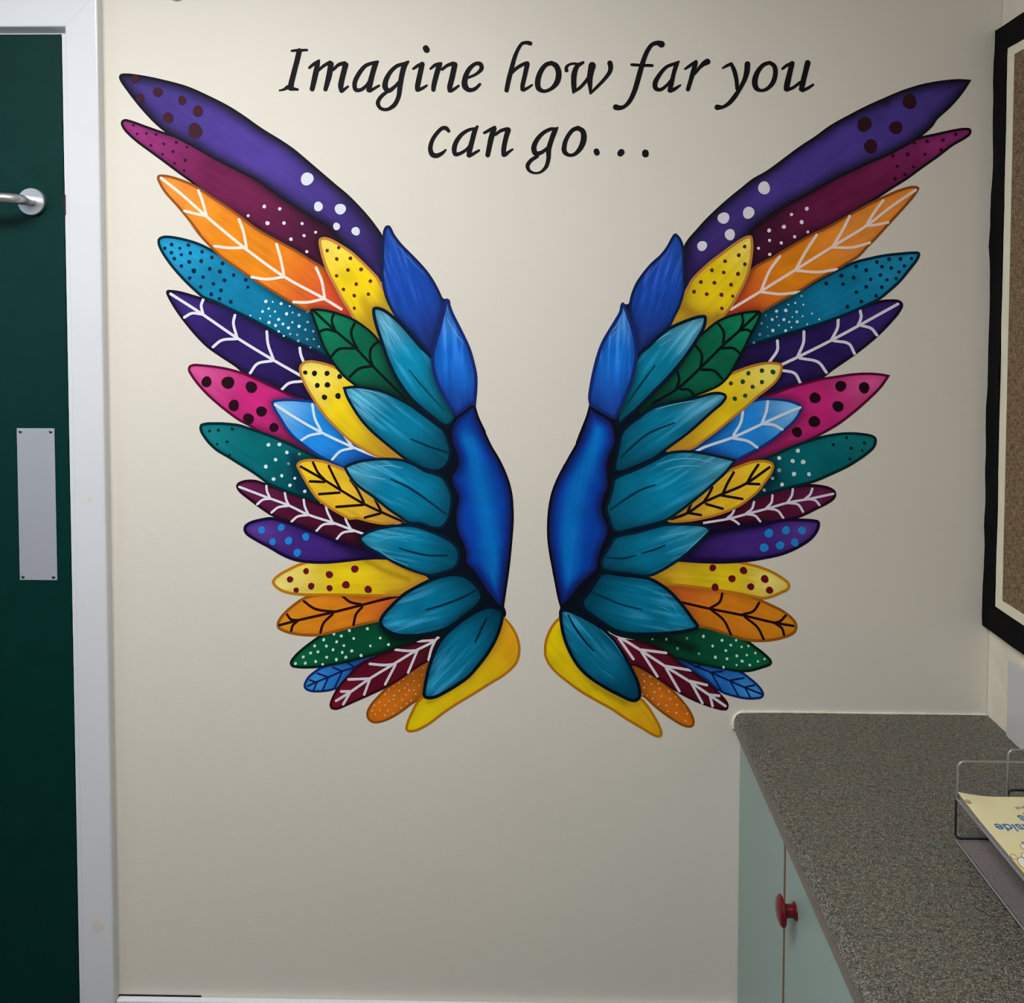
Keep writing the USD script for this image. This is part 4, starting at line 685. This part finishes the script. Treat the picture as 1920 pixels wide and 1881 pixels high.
RSPOT = dict(
 L1=[((54, 24, 36), "a 1175,315,70 733,538,70 1042,572,63 795,755,66"), ((226, 226, 236), "b 1215,170,60 1063,413,57 818,465,56 880,627,52 608,738,48")],
 L2=[((58, 8, 42), "a 1627,637,17 1503,693,17 1348,706,17 1225,722,15 1485,790,16 1012,850,16 1157,833,17 1327,833,15 1058,952,15 1215,958,14 1132,1032,17 1034,1072,17"), ((240, 226, 236), "b 1633,374,19 1483,430,16 1583,505,20 1409,551,20 1264,587,19 1643,601,14 1514,648,16 1268,684,15 1383,709,16 1160,761,15 1270,821,16")],
 L4=[((4, 36, 62), "c 1612,234,15 1505,238,18 1393,240,18 1274,269,17 1543,307,16 1324,313,17 1414,326,17 1069,312,18 1169,348,18 1490,365,16 1309,395,17 1462,430,16 926,402,19 1046,421,18 1372,443,16 1213,438,16 778,478,19 942,485,16 1170,511,18 1322,515,17 1073,563,17 1267,599,17 1122,655,17 986,706,18"),
     (LB, "c 536,602,9 476,669,10 408,686,9 555,687,9 292,750,15 382,743,17 489,758,13 295,806,9 640,774,9 547,800,9 447,807,8 250,832,14 364,833,15 711,831,9 494,854,15 416,856,11 315,889,9 593,879,9 437,909,9 256,940,16 381,941,15"),
     ((120, 150, 160), "c 186,792,9 147,870,12 203,904,9 128,978,14 209,991,10 70,1058,12")],
 L6=[((36, 10, 24), "e 1338,230,52 1567,245,52 1086,345,52 1311,428,52 1079,577,54 910,680,48")],
 L7=[((4, 36, 42), "e 1395,736,13 1265,802,15 1571,786,16 1440,838,15 1548,860,11 1428,944,14"), ((220, 236, 236), "e 919,863,20 736,935,19 868,964,20 971,973,22 881,1091,21 1028,1093,19 764,1194,19"), ((150, 170, 170), "e 736,1055,19 671,1134,16 589,1248,16")],
 L9=[((38, 140, 220), "g 1262,208,42 1430,180,39 1587,182,38 1215,350,42 1372,328,40 1517,300,38")],
 L10=[((112, 14, 36), "g 711,546,32 1013,573,35 900,653,34 735,738,35 1221,656,37 1084,731,33 1268,766,34")],
 L12=[((214, 240, 230), "g 621,1218,14 803,1257,14 941,1257,12 711,1313,13 889,1304,13 995,1322,11 1062,1313,11 841,1358,13 1130,1382,12 948,1410,14 1046,1402,12 738,1423,15 852,1438,14 1000,1461,15 1154,1464,11 1220,1440,11 1075,1500,13 946,1500,10 818,1521,13"), ((120, 160, 144), "g 367,1337,14 578,1388,13 460,1237,12 258,1247,13 122,1247,10")],
 L15=[((246, 190, 150), "h 1080,1120,7 1145,1143,8 1088,1187,8 1158,1215,8 1227,1211,8 1085,1252,8 1239,1260,9 1187,1293,9 1331,1287,9 1254,1336,9 1117,1330,6 1168,1360,8 1395,1343,7 1342,1362,9 1225,1415,9 1305,1427,9 1409,1418,9 1316,1485,8 1402,1498,10 1478,1425,6 1507,1507,9 1493,1578,9 1065,1320,6 1030,1240,6")],
 M1=[((92, 36, 14), "b 1024,744,17 967,828,18 832,887,17 1026,917,17 703,976,18 819,997,17 959,1011,19 595,1091,18 728,1099,18 891,1117,18 528,1186,18 653,1210,18 797,1216,19 907,1230,15 801,1349,16")],
 M3=[((34, 74, 44), "e 433,104,20 566,78,21 674,91,23 262,203,19 378,186,22 566,190,20 475,236,19 301,353,21 402,323,20")])
WV = (230, 230, 242)
LVEIN = dict(
 L3=((252, 232, 222), 27, "A 535,1118 720,1265 980,1495 C 940,240 1320,515 1710,730 1881,835|A 900,1240 940,1345 980,1490|A 765,1440 860,1465 980,1490|A 1298,1525 1340,1640 1372,1800|A 1060,1785 1200,1803 1370,1800|C 1248,200 1290,350 1322,515|C 1005,520 1150,542 1322,518|C 1635,430 1690,560 1718,725|C 1415,765 1550,768 1712,732"),
 L5=(WV, 27, "C 210,685 500,870 850,1110 1210,1330 1490,1490|C 530,740 510,800 530,890|C 345,915 420,875 520,885|C 840,895 825,970 860,1110|C 625,1205 710,1140 860,1125|C 1152,1055 1165,1180 1215,1320|C 990,1460 1060,1370 1210,1340|C 1475,1215 1485,1280 1510,1345|C 1300,1620 1370,1560 1510,1540"),
 L8=(WV, 23, "E 570,1270 860,1380 1040,1445 1240,1540 1500,1625 1700,1700 1800,1735|E 835,1260 840,1310 870,1380|E 745,1440 800,1395 880,1385|E 1015,1330 1030,1400 1055,1450|E 885,1520 950,1470 1050,1455|E 1200,1395 1210,1460 1245,1540|E 1080,1610 1140,1560 1245,1545|E 1415,1445 1430,1510 1480,1610|E 1325,1700 1390,1640 1500,1630|E 1600,1545 1620,1610 1660,1680|E 1520,1785 1580,1720 1700,1700"),
 L11=((44, 12, 6), 23, "G 440,1108 600,1065 950,985 1230,915 1400,870 1590,825|G 515,1005 550,1050 620,1060|G 555,1165 570,1110 620,1065|G 680,875 780,945 900,970 1000,975|G 840,1180 870,1090 960,1000|G 1060,825 1130,880 1240,905|G 1165,1105 1190,1000 1250,930"),
 L13=((14, 34, 92), 15, "G 715,1705 800,1665 910,1620 1050,1560 1170,1520 1280,1460|G 735,1645 800,1668|G 775,1740 805,1670|G 810,1580 910,1615|G 860,1750 915,1625|G 960,1520 1055,1560|G 980,1720 1050,1570|G 1110,1480 1170,1515|G 1100,1640 1170,1525"),
 L14=((226, 218, 228), 25, "H -50,1432 90,1345 270,1220 520,1068 740,935 905,850 960,800|H 20,1465 90,1345|H 0,1340 90,1340|H 70,1222 200,1218 270,1215|H 225,1370 280,1220|H 280,1070 420,1082 510,1075|H 430,1270 530,1080|H 530,930 640,942 730,940|H 655,1155 745,940|H 750,848 900,840|H 855,1030 880,930 915,850"),
 M2=((4, 24, 22), 24, "D 150,225 250,320 360,420 560,590 720,760 860,900 1050,1090|D 345,250 325,320 355,410|D 200,430 270,405 370,430|D 550,340 515,430 540,530 575,590|D 320,670 390,600 540,590|D 780,520 710,590 700,680 725,760|D 500,870 590,790 720,765"),
 M4=((216, 234, 250), 25, "E 920,465 1130,600 1380,740 1680,880 1881,960 F 430,310|E 1285,460 1310,600 1370,720|E 1180,810 1260,765 1370,745|E 1540,660 1600,770 1680,880|E 1480,1000 1560,920 1680,890"),
 M5=((30, 14, 6), 23, "E 1170,1070 1400,1200 1560,1300 1780,1430 F 400,840 640,945|E 1290,1030 1340,1130 1400,1195|E 1445,1065 1500,1180 1560,1295|E 1260,1215 1400,1220|E 1350,1340 1550,1325|E 1520,1465 1780,1445|F 90,520 160,620 220,740|F 320,690 390,830|F 230,890 380,850"),
 F3=((2, 62, 82), 9, "D 1080,800 1200,950 1420,1190"), F4=((2, 44, 70), 11, "D 1100,1480 1300,1560 1470,1615"), F5=((2, 54, 84), 15, "F 490,515 650,590 800,690 1030,860"),
 F6=((2, 50, 76), 12, "F 570,1190 700,1230 850,1260 1040,1260"), F7=((2, 44, 66), 12, "H 830,540 1000,490 1180,420 1330,340"), F8=((2, 42, 64), 14, "H 1310,860 1360,750 1420,620"))
RVEIN = dict(
 L3=((250, 226, 214), 27, "a 1235,1185 1000,1345 760,1530 420,1740 b 1520,975 1180,1185 890,1360|a 920,1285 840,1390 760,1520|a 965,1500 850,1525 745,1535|a 590,1440 520,1580 430,1730|a 785,1700 620,1745 420,1745|b 1730,630 1620,800 1525,970|c 880,340 700,368 480,352|b 1370,840 1270,980 1185,1180|b 1560,1190 1380,1210 1190,1190"),
 L5=(WV, 28, "c 1480,680 1300,780 1100,890 830,1035 500,1200 340,1275|c 1110,740 1120,810 1090,890|c 1275,985 1220,920 1120,890|c 895,830 890,910 830,1030|c 1055,1165 1000,1070 850,1040|c 560,950 555,1060 500,1190|c 780,1350 700,1250 520,1210|c 300,1040 300,1130 225,1245|c 530,1465 470,1360 350,1330"),
 L8=((226, 222, 236), 23, "e 1265,1285 1030,1335 830,1370 620,1430 430,1480 240,1530 60,1560 0,1570|e 1060,1235 1040,1290 990,1335|e 1130,1395 1090,1350 1010,1335|e 870,1240 860,1300 820,1365|e 970,1460 920,1390 820,1375|e 670,1300 660,1370 610,1425|e 775,1520 720,1450 620,1430|e 490,1365 470,1430 410,1480|e 550,1555 500,1500 430,1485|e 295,1445 270,1490 230,1520|e 340,1580 300,1550 260,1530"),
 L11=((40, 10, 10), 23, "g 410,885 650,940 1000,1010 1320,1085 1500,1115|g 805,800 780,880 690,940|g 890,1200 820,1060 700,960|g 1165,890 1110,970 1000,1005|g 1210,1245 1150,1130 1030,1030|g 1425,1015 1370,1070 1310,1085|g 1410,1205 1390,1140 1330,1095"),
 L13=((10, 28, 82), 15, "g 1195,1785 1030,1720 870,1650 690,1570 540,1510 430,1450|g 1120,1695 1030,1715|g 1080,1815 1030,1725|g 1015,1625 880,1650|g 965,1805 885,1660|g 810,1560 700,1570|g 790,1740 700,1580|g 590,1500 540,1520"),
 L14=((228, 222, 232), 26, "h 720,690 850,760 1060,890 1290,1040 1530,1190 1720,1320 1881,1430|h 1070,780 850,755|h 980,970 840,770|h 1300,910 1060,880|h 1215,1140 1060,900|h 1540,1080 1300,1040|h 1430,1285 1300,1060|h 1700,1225 1530,1185|h 1655,1400 1550,1210|h 1820,1330 1720,1320|h 1755,1430 1730,1330"),
 M2=((4, 22, 20), 24, "d 1775,250 1630,390 1440,560 1220,780 1000,980 750,1130|d 1625,260 1635,330 1610,400|d 1725,440 1680,410 1600,415|d 1390,345 1445,430 1440,560|d 1605,640 1540,590 1430,590|d 1170,560 1230,650 1220,780|d 1430,890 1350,810 1230,800|d 990,820 1010,890 985,980|d 1160,1060 1110,1000 1020,990"),
 M4=((214, 230, 248), 27, "e 940,440 750,520 550,610 290,730 0,830 f 1600,240|e 625,380 610,480 570,590|e 765,655 680,610 570,600|e 380,480 360,590 290,710|e 520,830 430,770 280,740"),
 M5=((30, 14, 6), 24, "e 640,1025 400,1190 170,1290 0,1365 f 1650,750 1500,850 1350,905|e 530,1000 470,1090 420,1180|e 540,1190 420,1185|e 290,1075 230,1180 180,1290|e 375,1335 170,1300|e 80,1220 40,1300 0,1360|e 180,1430 20,1385|f 1550,740 1510,840|f 1640,865 1520,845"),
 F3=((2, 62, 82), 12, "d 770,760 650,920 500,1130"), F4=((2, 52, 76), 11, "d 960,1320 700,1430 530,1570 440,1660"), F5=((2, 56, 82), 13, "f 1190,570 1050,620 900,710 760,810"),
 F6=((2, 54, 78), 11, "f 1290,1160 1180,1205 1060,1240|f 1000,1260 880,1290 720,1280"), F7=((2, 54, 76), 10, "h 570,305 700,370 880,440 1060,485"), F8=((2, 46, 68), 14, "h 340,540 420,680 500,790 590,890"))
# light dry-brush streaks along the tips
LLIGHT = dict(F1="B 1380,1150 1500,1280 1640,1430", F2="D 1460,310 1530,430 1610,540", F3="D 790,320 850,430 900,560|D 780,300 900,400 1000,520", F4="D 530,1060 600,1150 740,1275|D 600,1080 690,1160|D 560,990 700,1010 860,1070",
              F5="F 300,410 450,380 600,405|F 200,470 350,505 440,515", F6="F 370,1210 480,1290 650,1360|F 640,1065 740,1075|F 380,1120 500,1080 640,1090", F7="H 450,630 490,580|H 510,640 550,560|H 500,680 560,697 640,690", F8="H 930,1210 950,1140 985,1080|H 960,1030 1040,930")
RLIGHT = dict(F1="b 60,1080 160,930 290,790", F2="d 350,420 400,370 430,310|d 330,500 400,420", F3="d 790,520 860,470 940,440|d 1000,650 1070,570 1130,490|d 820,570 930,500", F4="d 710,1432 760,1400|d 780,1190 960,1140 1150,1105", F5="f 1210,370 1400,320 1600,320 1770,360|f 1300,420 1480,385 1650,390",
              F6="f 1250,1090 1400,1055 1500,1050|f 1480,1240 1600,1130 1710,1020", F7="h 1240,330 1340,420 1440,540|h 1220,450 1300,480 1350,510|h 1480,550 1510,620", F8="h 690,1090 790,1160|h 660,680 780,800 880,950")
DESC = dict(L1='with dark and white spots', L2='with small dark and white dots', L3='with white veins', L4='with navy and white dots', L5='with white veins', L6='with large dark spots', L7='with small dark and white dots', L8='with white veins',
            L9='with blue spots', L10='with dark red spots', L11='with dark veins', L12='with white dots', L13='with navy veins', L14='with white veins', L15='with tiny pale dots', L16='curving round the lower end', M1='with brown dots', M2='with black veins', M3='with black or green dots', M4='with white veins', M5='with black veins')

# soft airbrushed strokes of darker or lighter paint: line, reach in pixels, colour, strength
SHADE = {1: dict(L9=[("G 1000,300 1250,400 1500,440", 9, (26, 12, 52), .75)], L10=[("G 1290,480 1480,580 1700,660", 6, (168, 136, 20), .7), ("G 1500,800 1700,760 1850,670", 7, (196, 138, 40), .7)], L8=[("E 1500,1560 1800,1680", 12, (30, 6, 18), .6)],
                 M1=[("D 640,120 720,420", 10, (178, 140, 30), .55)], L3=[("B 700,1500 860,1760", 9, (206, 70, 40), .5)], L7=[("E 1100,980 1150,1250 1320,1390", 12, (2, 44, 66), .8)], L12=[("G 1480,1130 1560,1250 1800,1220", 12, (2, 22, 20), .85)],
                 L1=[("B 900,700 1150,1000 1200,1300", 12, (38, 30, 74), .6)], L16=[("H 1540,740 1420,980 1240,1200 1000,1370 860,1440", 6, (160, 130, 16), .6)]),
         2: dict(L9=[("g 300,330 500,245 750,190 1000,140 1250,95", 11, (14, 8, 24), .95), ("g 500,470 800,480 1100,460", 6, (16, 8, 40), .8)], L1=[("a 940,320", 10, (40, 18, 34), .85), ("b 480,800 520,1000", 12, (34, 24, 66), .6)], L8=[("e 0,1540 300,1590 600,1570", 8, (22, 6, 18), .8)],
                 M1=[("b 420,1330 620,1500 760,1440", 12, (172, 126, 34), .8)], L10=[("g 130,640 260,690", 10, (176, 132, 30), .7)], L12=[("g 0,1200 250,1250 500,1330", 14, (4, 22, 20), .8), ("g 560,1120 300,1160", 10, (4, 22, 20), .8)],
                 L7=[("e 560,960 690,1120 480,1330", 12, (2, 40, 56), .7)], L6=[("e 600,330 900,380 960,500 700,800", 11, (132, 30, 84), .6)], L16=[("h 290,700 400,980 620,1250 900,1400", 6, (160, 130, 16), .6)])}
def build_wing(root, shapes, spots, veins, lights, seed):
    full = {k: closed_shape(shapes[k]) for k in ORDER}
    below = closed_shape(shapes['under'])
    vis, above = {}, Polygon()
    for k in reversed(ORDER):
        vis[k] = full[k].difference(above); above = above.union(full[k])
    front = unary_union([full[k] for k in ORDER])
    inner = unary_union([full[k] for k in ORDER if k[0] in 'FC'] + [below])
    ub = unary_union([below, inner.buffer(5).buffer(-5)]).difference(front)
    for p in polys(ub.buffer(0.3)):
        if p.area > 3:
            m = film(p, D_FILL); painted('dark_underpaint', m[0], m[1], lin((8, 18, 30)), root)
    for n, k in enumerate(ORDER):
        s = STY[k]; g = vis[k]
        line = g.intersection(full[k].boundary.buffer(s['lw'], join_style=1)).buffer(0)
        v, f = cells(g, 2.0 if k[0] in 'FC' else 2.6)
        tip = np.array(full[k].exterior.coords[0]); far = v[np.argmax(((v - tip) ** 2).sum(1))]
        L = np.linalg.norm(far - tip); u = (far - tip) / L; w = np.array([-u[1], u[0]])
        t = (v - tip) @ u / L; q = (v - tip) @ w
        c0, c1, c2 = (lin(c) for c in s['c'])
        col = mix(mix(np.broadcast_to(c0, (len(v), 3)), c1, sstep(0.0, 0.42, t)), c2, sstep(0.5, 0.98, t))
        pts = shapely.points(v)
        if k == 'C':
            d = shapely.distance(pts, full[k].boundary)
            col = mix(np.broadcast_to(lin((12, 48, 138)), (len(v), 3)), lin((6, 66, 172)), sstep(6, 22, d))
            core = LineString([(p[0], p[1]) for p in parse("D 1640,1500 F 1280,160 1330,420 1390,700 1440,1000 1480,1300 1530,1600" if seed == 1 else "d 180,1500 f 620,60 560,300 440,560 380,850 350,1150 330,1500")])
            dc = shapely.distance(pts, core); col = mix(col, lin((4, 122, 210)), 0.85 * np.exp(-(dc / 20) ** 2) * sstep(12, 30, d) )
        d = shapely.distance(pts, full[k].boundary)
        wobble = 0.75 + 0.5 * meshkit.noise(np.stack([t * 7, q * 0.02, np.full_like(t, n)], -1), seed)
        col = mix(col, lin(s['ec']), np.clip(s['es'] * np.exp(-(np.maximum(d - s['lw'], 0) / (s['er'] * wobble)) ** 1.6), 0, 1))
        occ = unary_union([full[j] for j in ORDER[n + 1:]]) if n + 1 < len(ORDER) else Polygon()
        if not occ.is_empty:
            do = shapely.distance(pts, occ); oc = lin(s.get('oc', tuple(0.35 * np.array(s['c'][2]))))
            col = mix(col, oc, 0.62 * np.exp(-(do / 9.0) ** 1.5) * sstep(0.25, 0.7, t))
        st = s.get('st', 0.10)
        streak = meshkit.fbm(np.stack([t * L / 70.0, q / 5.0, np.full_like(t, n * 7.3)], -1), 3, seed + n) - 0.5
        patch = meshkit.fbm(np.stack([v[:, 0] / 40, v[:, 1] / 40, np.full_like(t, n)], -1), 2, seed + 50) - 0.5
        col = np.clip(col * (1 + st * 3.2 * streak + 0.35 * patch)[:, None], 0, 1)
        if st > 0.12:   # dry brush of lighter paint near the tip
            db = sstep(0.56, 0.78, streak + 0.5 + 0.12 * (1 - t)) * (1 - sstep(0.3, 0.75, t)); col = mix(col, np.minimum(1, col * 1.5 + 0.04), db * 0.8)
        for ss, reach, c, amt in SHADE[seed].get(k, []):
            ln = LineString([(p[0], p[1]) for p in parse(ss)]) if len(parse(ss)) > 1 else Point(parse(ss)[0][:2])
            col = mix(col, lin(c), amt * np.exp(-(shapely.distance(pts, ln) / reach) ** 2))
        fe = painted('feather', wall_xyz(v, D_FILL), f, col, root, label=f"{s['n']} painted feather {DESC.get(k, 'without a pattern')}" if k != 'C' else 'deep blue painted body of the wing')
        for p in polys(line):
            if p.area < 6: continue
            m = film(p, D_LINE); painted('outline', m[0], m[1], lin(s['lc']), fe)
        body = g.buffer(-0.4)
        if k in veins:
            c, wd, ss = veins[k]; done = Polygon(); soft = k[0] == 'F'
            for sx in ss.split('|'):
                p = parse(sx); wpx = wd / TS; nn = len(p)
                if soft: ww = [1.5 * wpx * (0.35 + 0.65 * math.sin(math.pi * (0.15 + 0.7 * i / (nn - 1)))) for i in range(nn)]
                else: ww = [wpx] * nn
                a = stroke_shape([(x, y, ww[i]) for i, (x, y, _, _) in enumerate(p)]).intersection(body)
                m = film(a.difference(done), D_MARK); done = done.union(a)
                if m: painted('vein' if not soft else 'midrib', m[0], m[1], lin(c), fe)
        small = []
        for c, ss in spots.get(k, []):
            tiny = []
            for i, (x, y, r, _) in enumerate(parse(ss)):
                a = blob(x, y, r, seed * 1000 + n * 50 + i).intersection(body)
                if r * 2 < 5.2: tiny.append(a); continue
                m = film(a, D_MARK)
                if m: painted('spot', m[0], m[1], lin(c), fe)
            if tiny:
                m = film(unary_union(tiny), D_MARK)
                if m: painted('tiny_spots', m[0], m[1], lin(c), fe, kind='stuff')
        if k in lights:
            a = []
            for sx in lights[k].split('|'):
                p = parse(sx); nn = len(p)
                a.append(stroke_shape([(x, y, 1.5 * (0.3 + 0.7 * math.sin(math.pi * (0.1 + 0.8 * i / (nn - 1))))) for i, (x, y, _, _) in enumerate(p)]))
            m = film(unary_union(a).intersection(body), D_MARK)
            if m: painted('brush_streaks', m[0], m[1], np.minimum(1, lin(s['c'][0]) * 1.05 + 0.06), fe, kind='stuff')
lw_ = thing('painted_wing', 'large painted wing of many coloured feathers, the one beside the green door', 'mural', (0, 0, 0))
build_wing(lw_, LEFT, LSPOT, LVEIN, LLIGHT, 1)
rw_ = thing('painted_wing', 'large painted wing of many coloured feathers, the one beside the noticeboard', 'mural', (0, 0, 0))
build_wing(rw_, RIGHT, RSPOT, RVEIN, RLIGHT, 2)

# ------------------------------------------------------------------ the lettering
LT = {'1': (510, 70), '2': (720, 70), '3': (930, 70), '4': (1140, 70), '5': (1320, 70), '6': (790, 210), '7': (1000, 210)}
TEXT = [
 ('I', '1', "410,205,74 375,360,73 350,450,72 318,580,74 290,690,78 282,755,82|296,203,24 350,198,32 420,196,36 525,190,28|115,797,18 180,782,30 235,750,55 275,755,75|275,778,40 330,775,42 385,783,28"),
 ('m', '1', "560,458,30 630,400,42 705,350,30|690,378,58 660,520,76 630,660,72 603,775,66|690,500,36 780,425,40 870,375,48|885,400,76 862,550,80 825,700,66 803,780,56|920,485,36 1000,412,44 1090,390,58|1105,412,76 1062,580,76 1032,730,74 1040,805,52|1055,805,44 1140,738,26"),
 ('a', '1', "1590,362,24 1500,388,42 1400,430,50 1295,560,60 1240,690,62 1256,785,56 1330,788,46 1420,720,42 1470,640,36|1585,368,30 1548,420,68 1510,540,72 1470,700,76 1450,790,62|1465,805,46 1520,775,36 1605,725,28"),
 ('g', '2', "365,365,28 312,420,70 270,560,72 242,720,72 215,900,60 150,1020,58 40,1083,42 -50,1065,46 -92,990,56 -60,910,50 0,850,46 60,810,40|345,380,34 280,402,44 195,430,48 100,515,54 28,650,70 20,755,76 70,800,60 150,750,46 225,670,38"),
 ('i', '2', "438,473,28 510,425,44 580,395,44|572,405,70 540,550,72 502,740,70 500,785,58|515,790,48 580,762,38 642,722,24|627,165,86 640,188,86"),
 ('n', '2', "696,473,26 770,415,42 850,395,44|832,412,72 790,550,72 748,720,66 740,785,58|870,482,34 950,422,42 1040,392,52|1062,412,76 1022,600,76 985,750,70 985,798,56|1005,805,44 1070,765,36 1118,727,28"),
 ('e', '2', "1250,610,30 1380,552,36 1462,470,56 1448,405,58 1380,395,48 1280,475,60 1215,620,74 1216,735,84 1275,790,58 1360,775,48 1438,705,34"),
 ('h', '3', "512,92,58 455,80,46 390,95,42 330,180,46 280,300,55 230,480,62 185,660,65 158,795,60|240,530,36 320,455,44 430,395,46 470,388,52|468,402,66 435,560,62 398,720,60 395,780,54|410,792,42 480,757,34 540,714,22"),
 ('o', '3', "830,386,58 902,430,74 940,540,80 910,680,74 820,775,46 720,808,44 640,768,70 625,660,76 672,510,68 752,410,58 830,386,58"),
 ('w', '3', "1056,497,52 1055,450,40 1100,408,30 1170,395,30 1250,402,34 1305,378,36|1300,382,38 1220,430,58 1172,550,76 1165,680,72 1168,760,66 1158,830,26|1165,815,34 1255,758,40 1350,655,44 1410,570,50|1442,425,104 1420,520,88 1405,620,80 1412,750,52 1415,845,22|1420,835,30 1540,718,40 1640,610,46 1708,510,56 1718,440,68 1708,388,72"),
 ('f', '4', "800,104,94 740,85,62 660,110,54 592,200,60 540,320,64 490,480,70 440,660,70 390,820,66 320,960,58 240,1040,48 170,1058,64 115,1048,80|355,411,34 500,420,38 662,424,36"),
 ('a', '4', "1066,360,14 990,398,38 880,442,42 772,560,54 705,690,68 715,765,62 780,786,46 880,720,40 945,640,36|1062,364,18 1020,430,54 980,560,56 945,720,62 922,795,58|935,805,50 1000,775,46 1085,716,18"),
 ('r', '4', "1156,474,26 1230,422,40 1320,362,38|1312,390,62 1280,500,66 1240,640,60 1198,780,56|1300,545,36 1380,445,46 1440,392,68 1490,366,84"),
 ('y', '5', "282,460,22 350,422,38 405,398,42|408,400,42 452,500,58 485,640,54 495,770,48|650,402,78 640,520,74 600,650,60 530,780,54 450,900,62 370,990,54 280,1045,44 198,1050,76"),
 ('o', '5', "985,380,46 1050,430,60 1070,530,64 1030,680,62 940,775,46 850,798,40 782,762,66 760,660,78 802,520,66 892,412,52 985,380,46"),
 ('u', '5', "1176,470,30 1240,422,40 1322,388,44|1320,392,66 1280,550,72 1242,720,80 1230,775,64|1240,790,46 1330,757,38 1440,675,36|1553,385,80 1520,520,72 1480,680,74 1460,775,70|1475,800,44 1560,760,38 1632,712,28"),
 ('c', '6', "408,284,46 375,245,54 318,242,50 240,310,50 162,430,54 135,560,62 168,640,70 232,655,62 312,618,44 365,568,22"),
 ('a', '6', "825,245,32 720,266,40 610,332,50 522,450,62 492,560,66 510,632,56 580,622,44 680,560,38 735,490,34|840,217,30 800,290,64 762,430,66 725,570,70 708,650,54|722,660,44 800,615,38 865,576,26"),
 ('n', '6', "942,314,32 1020,272,42 1100,228,38|1092,250,66 1050,380,76 1020,520,70 995,645,66|1110,340,34 1190,282,42 1282,254,48|1302,270,74 1260,420,66 1235,560,66 1235,640,62|1255,645,48 1310,600,36 1368,560,20"),
 ('g', '7', "367,230,14 320,292,64 270,420,66 230,560,70 225,700,58 190,820,48 110,900,30 20,916,26 -60,880,40 -88,810,54 -40,730,50 60,665,42|345,248,26 260,257,44 150,312,50 52,420,60 6,540,72 32,620,70 110,612,50 205,545,38"),
 ('o', '7', "670,240,60 740,290,72 755,400,82 712,530,70 620,632,46 540,648,42 468,598,66 465,500,64 512,370,54 592,270,54 670,240,60"),
 ('full stop', '7', "945,590,80 952,612,78"), ('full stop', '7', "1320,602,88 1304,622,86"), ('full stop', '7', "1680,612,92 1680,632,92")]
tx = thing('wall_lettering', 'black italic lettering Imagine how far you can go... painted between the wing tips', 'lettering', (0, 0, 0))
def film_solid(g, depth):
    m = film(g, depth); return trimesh.Trimesh(*m, process=False)
for name, tile, ss in TEXT:
    ox, oy = LT[tile]
    g = unary_union([stroke_shape([(ox + x / 8, oy + y / 8, w / 8) for x, y, w in (map(float, p.split(',')) for p in sx.split())]) for sx in ss.split('|')])
    obj('letter', film_solid(g.buffer(0.6).buffer(-0.28), D_MARK), M['letter'], tx, label=f'letter {name}' if name != 'full stop' else 'dot of the ellipsis')
om = thing('painted_ornament', 'tip of an ochre painted ornament at the top edge above the door-side wing', 'mural', (0, 0, 0))
obj('brush_shape', film_solid(Polygon([(320, -2), (325, 0.6), (331, 2.2), (337, 1.6), (343, -2), (352, -16), (345, -34), (330, -40), (315, -32), (310, -15)]).buffer(0.5), D_MARK), M['ochre'], om)
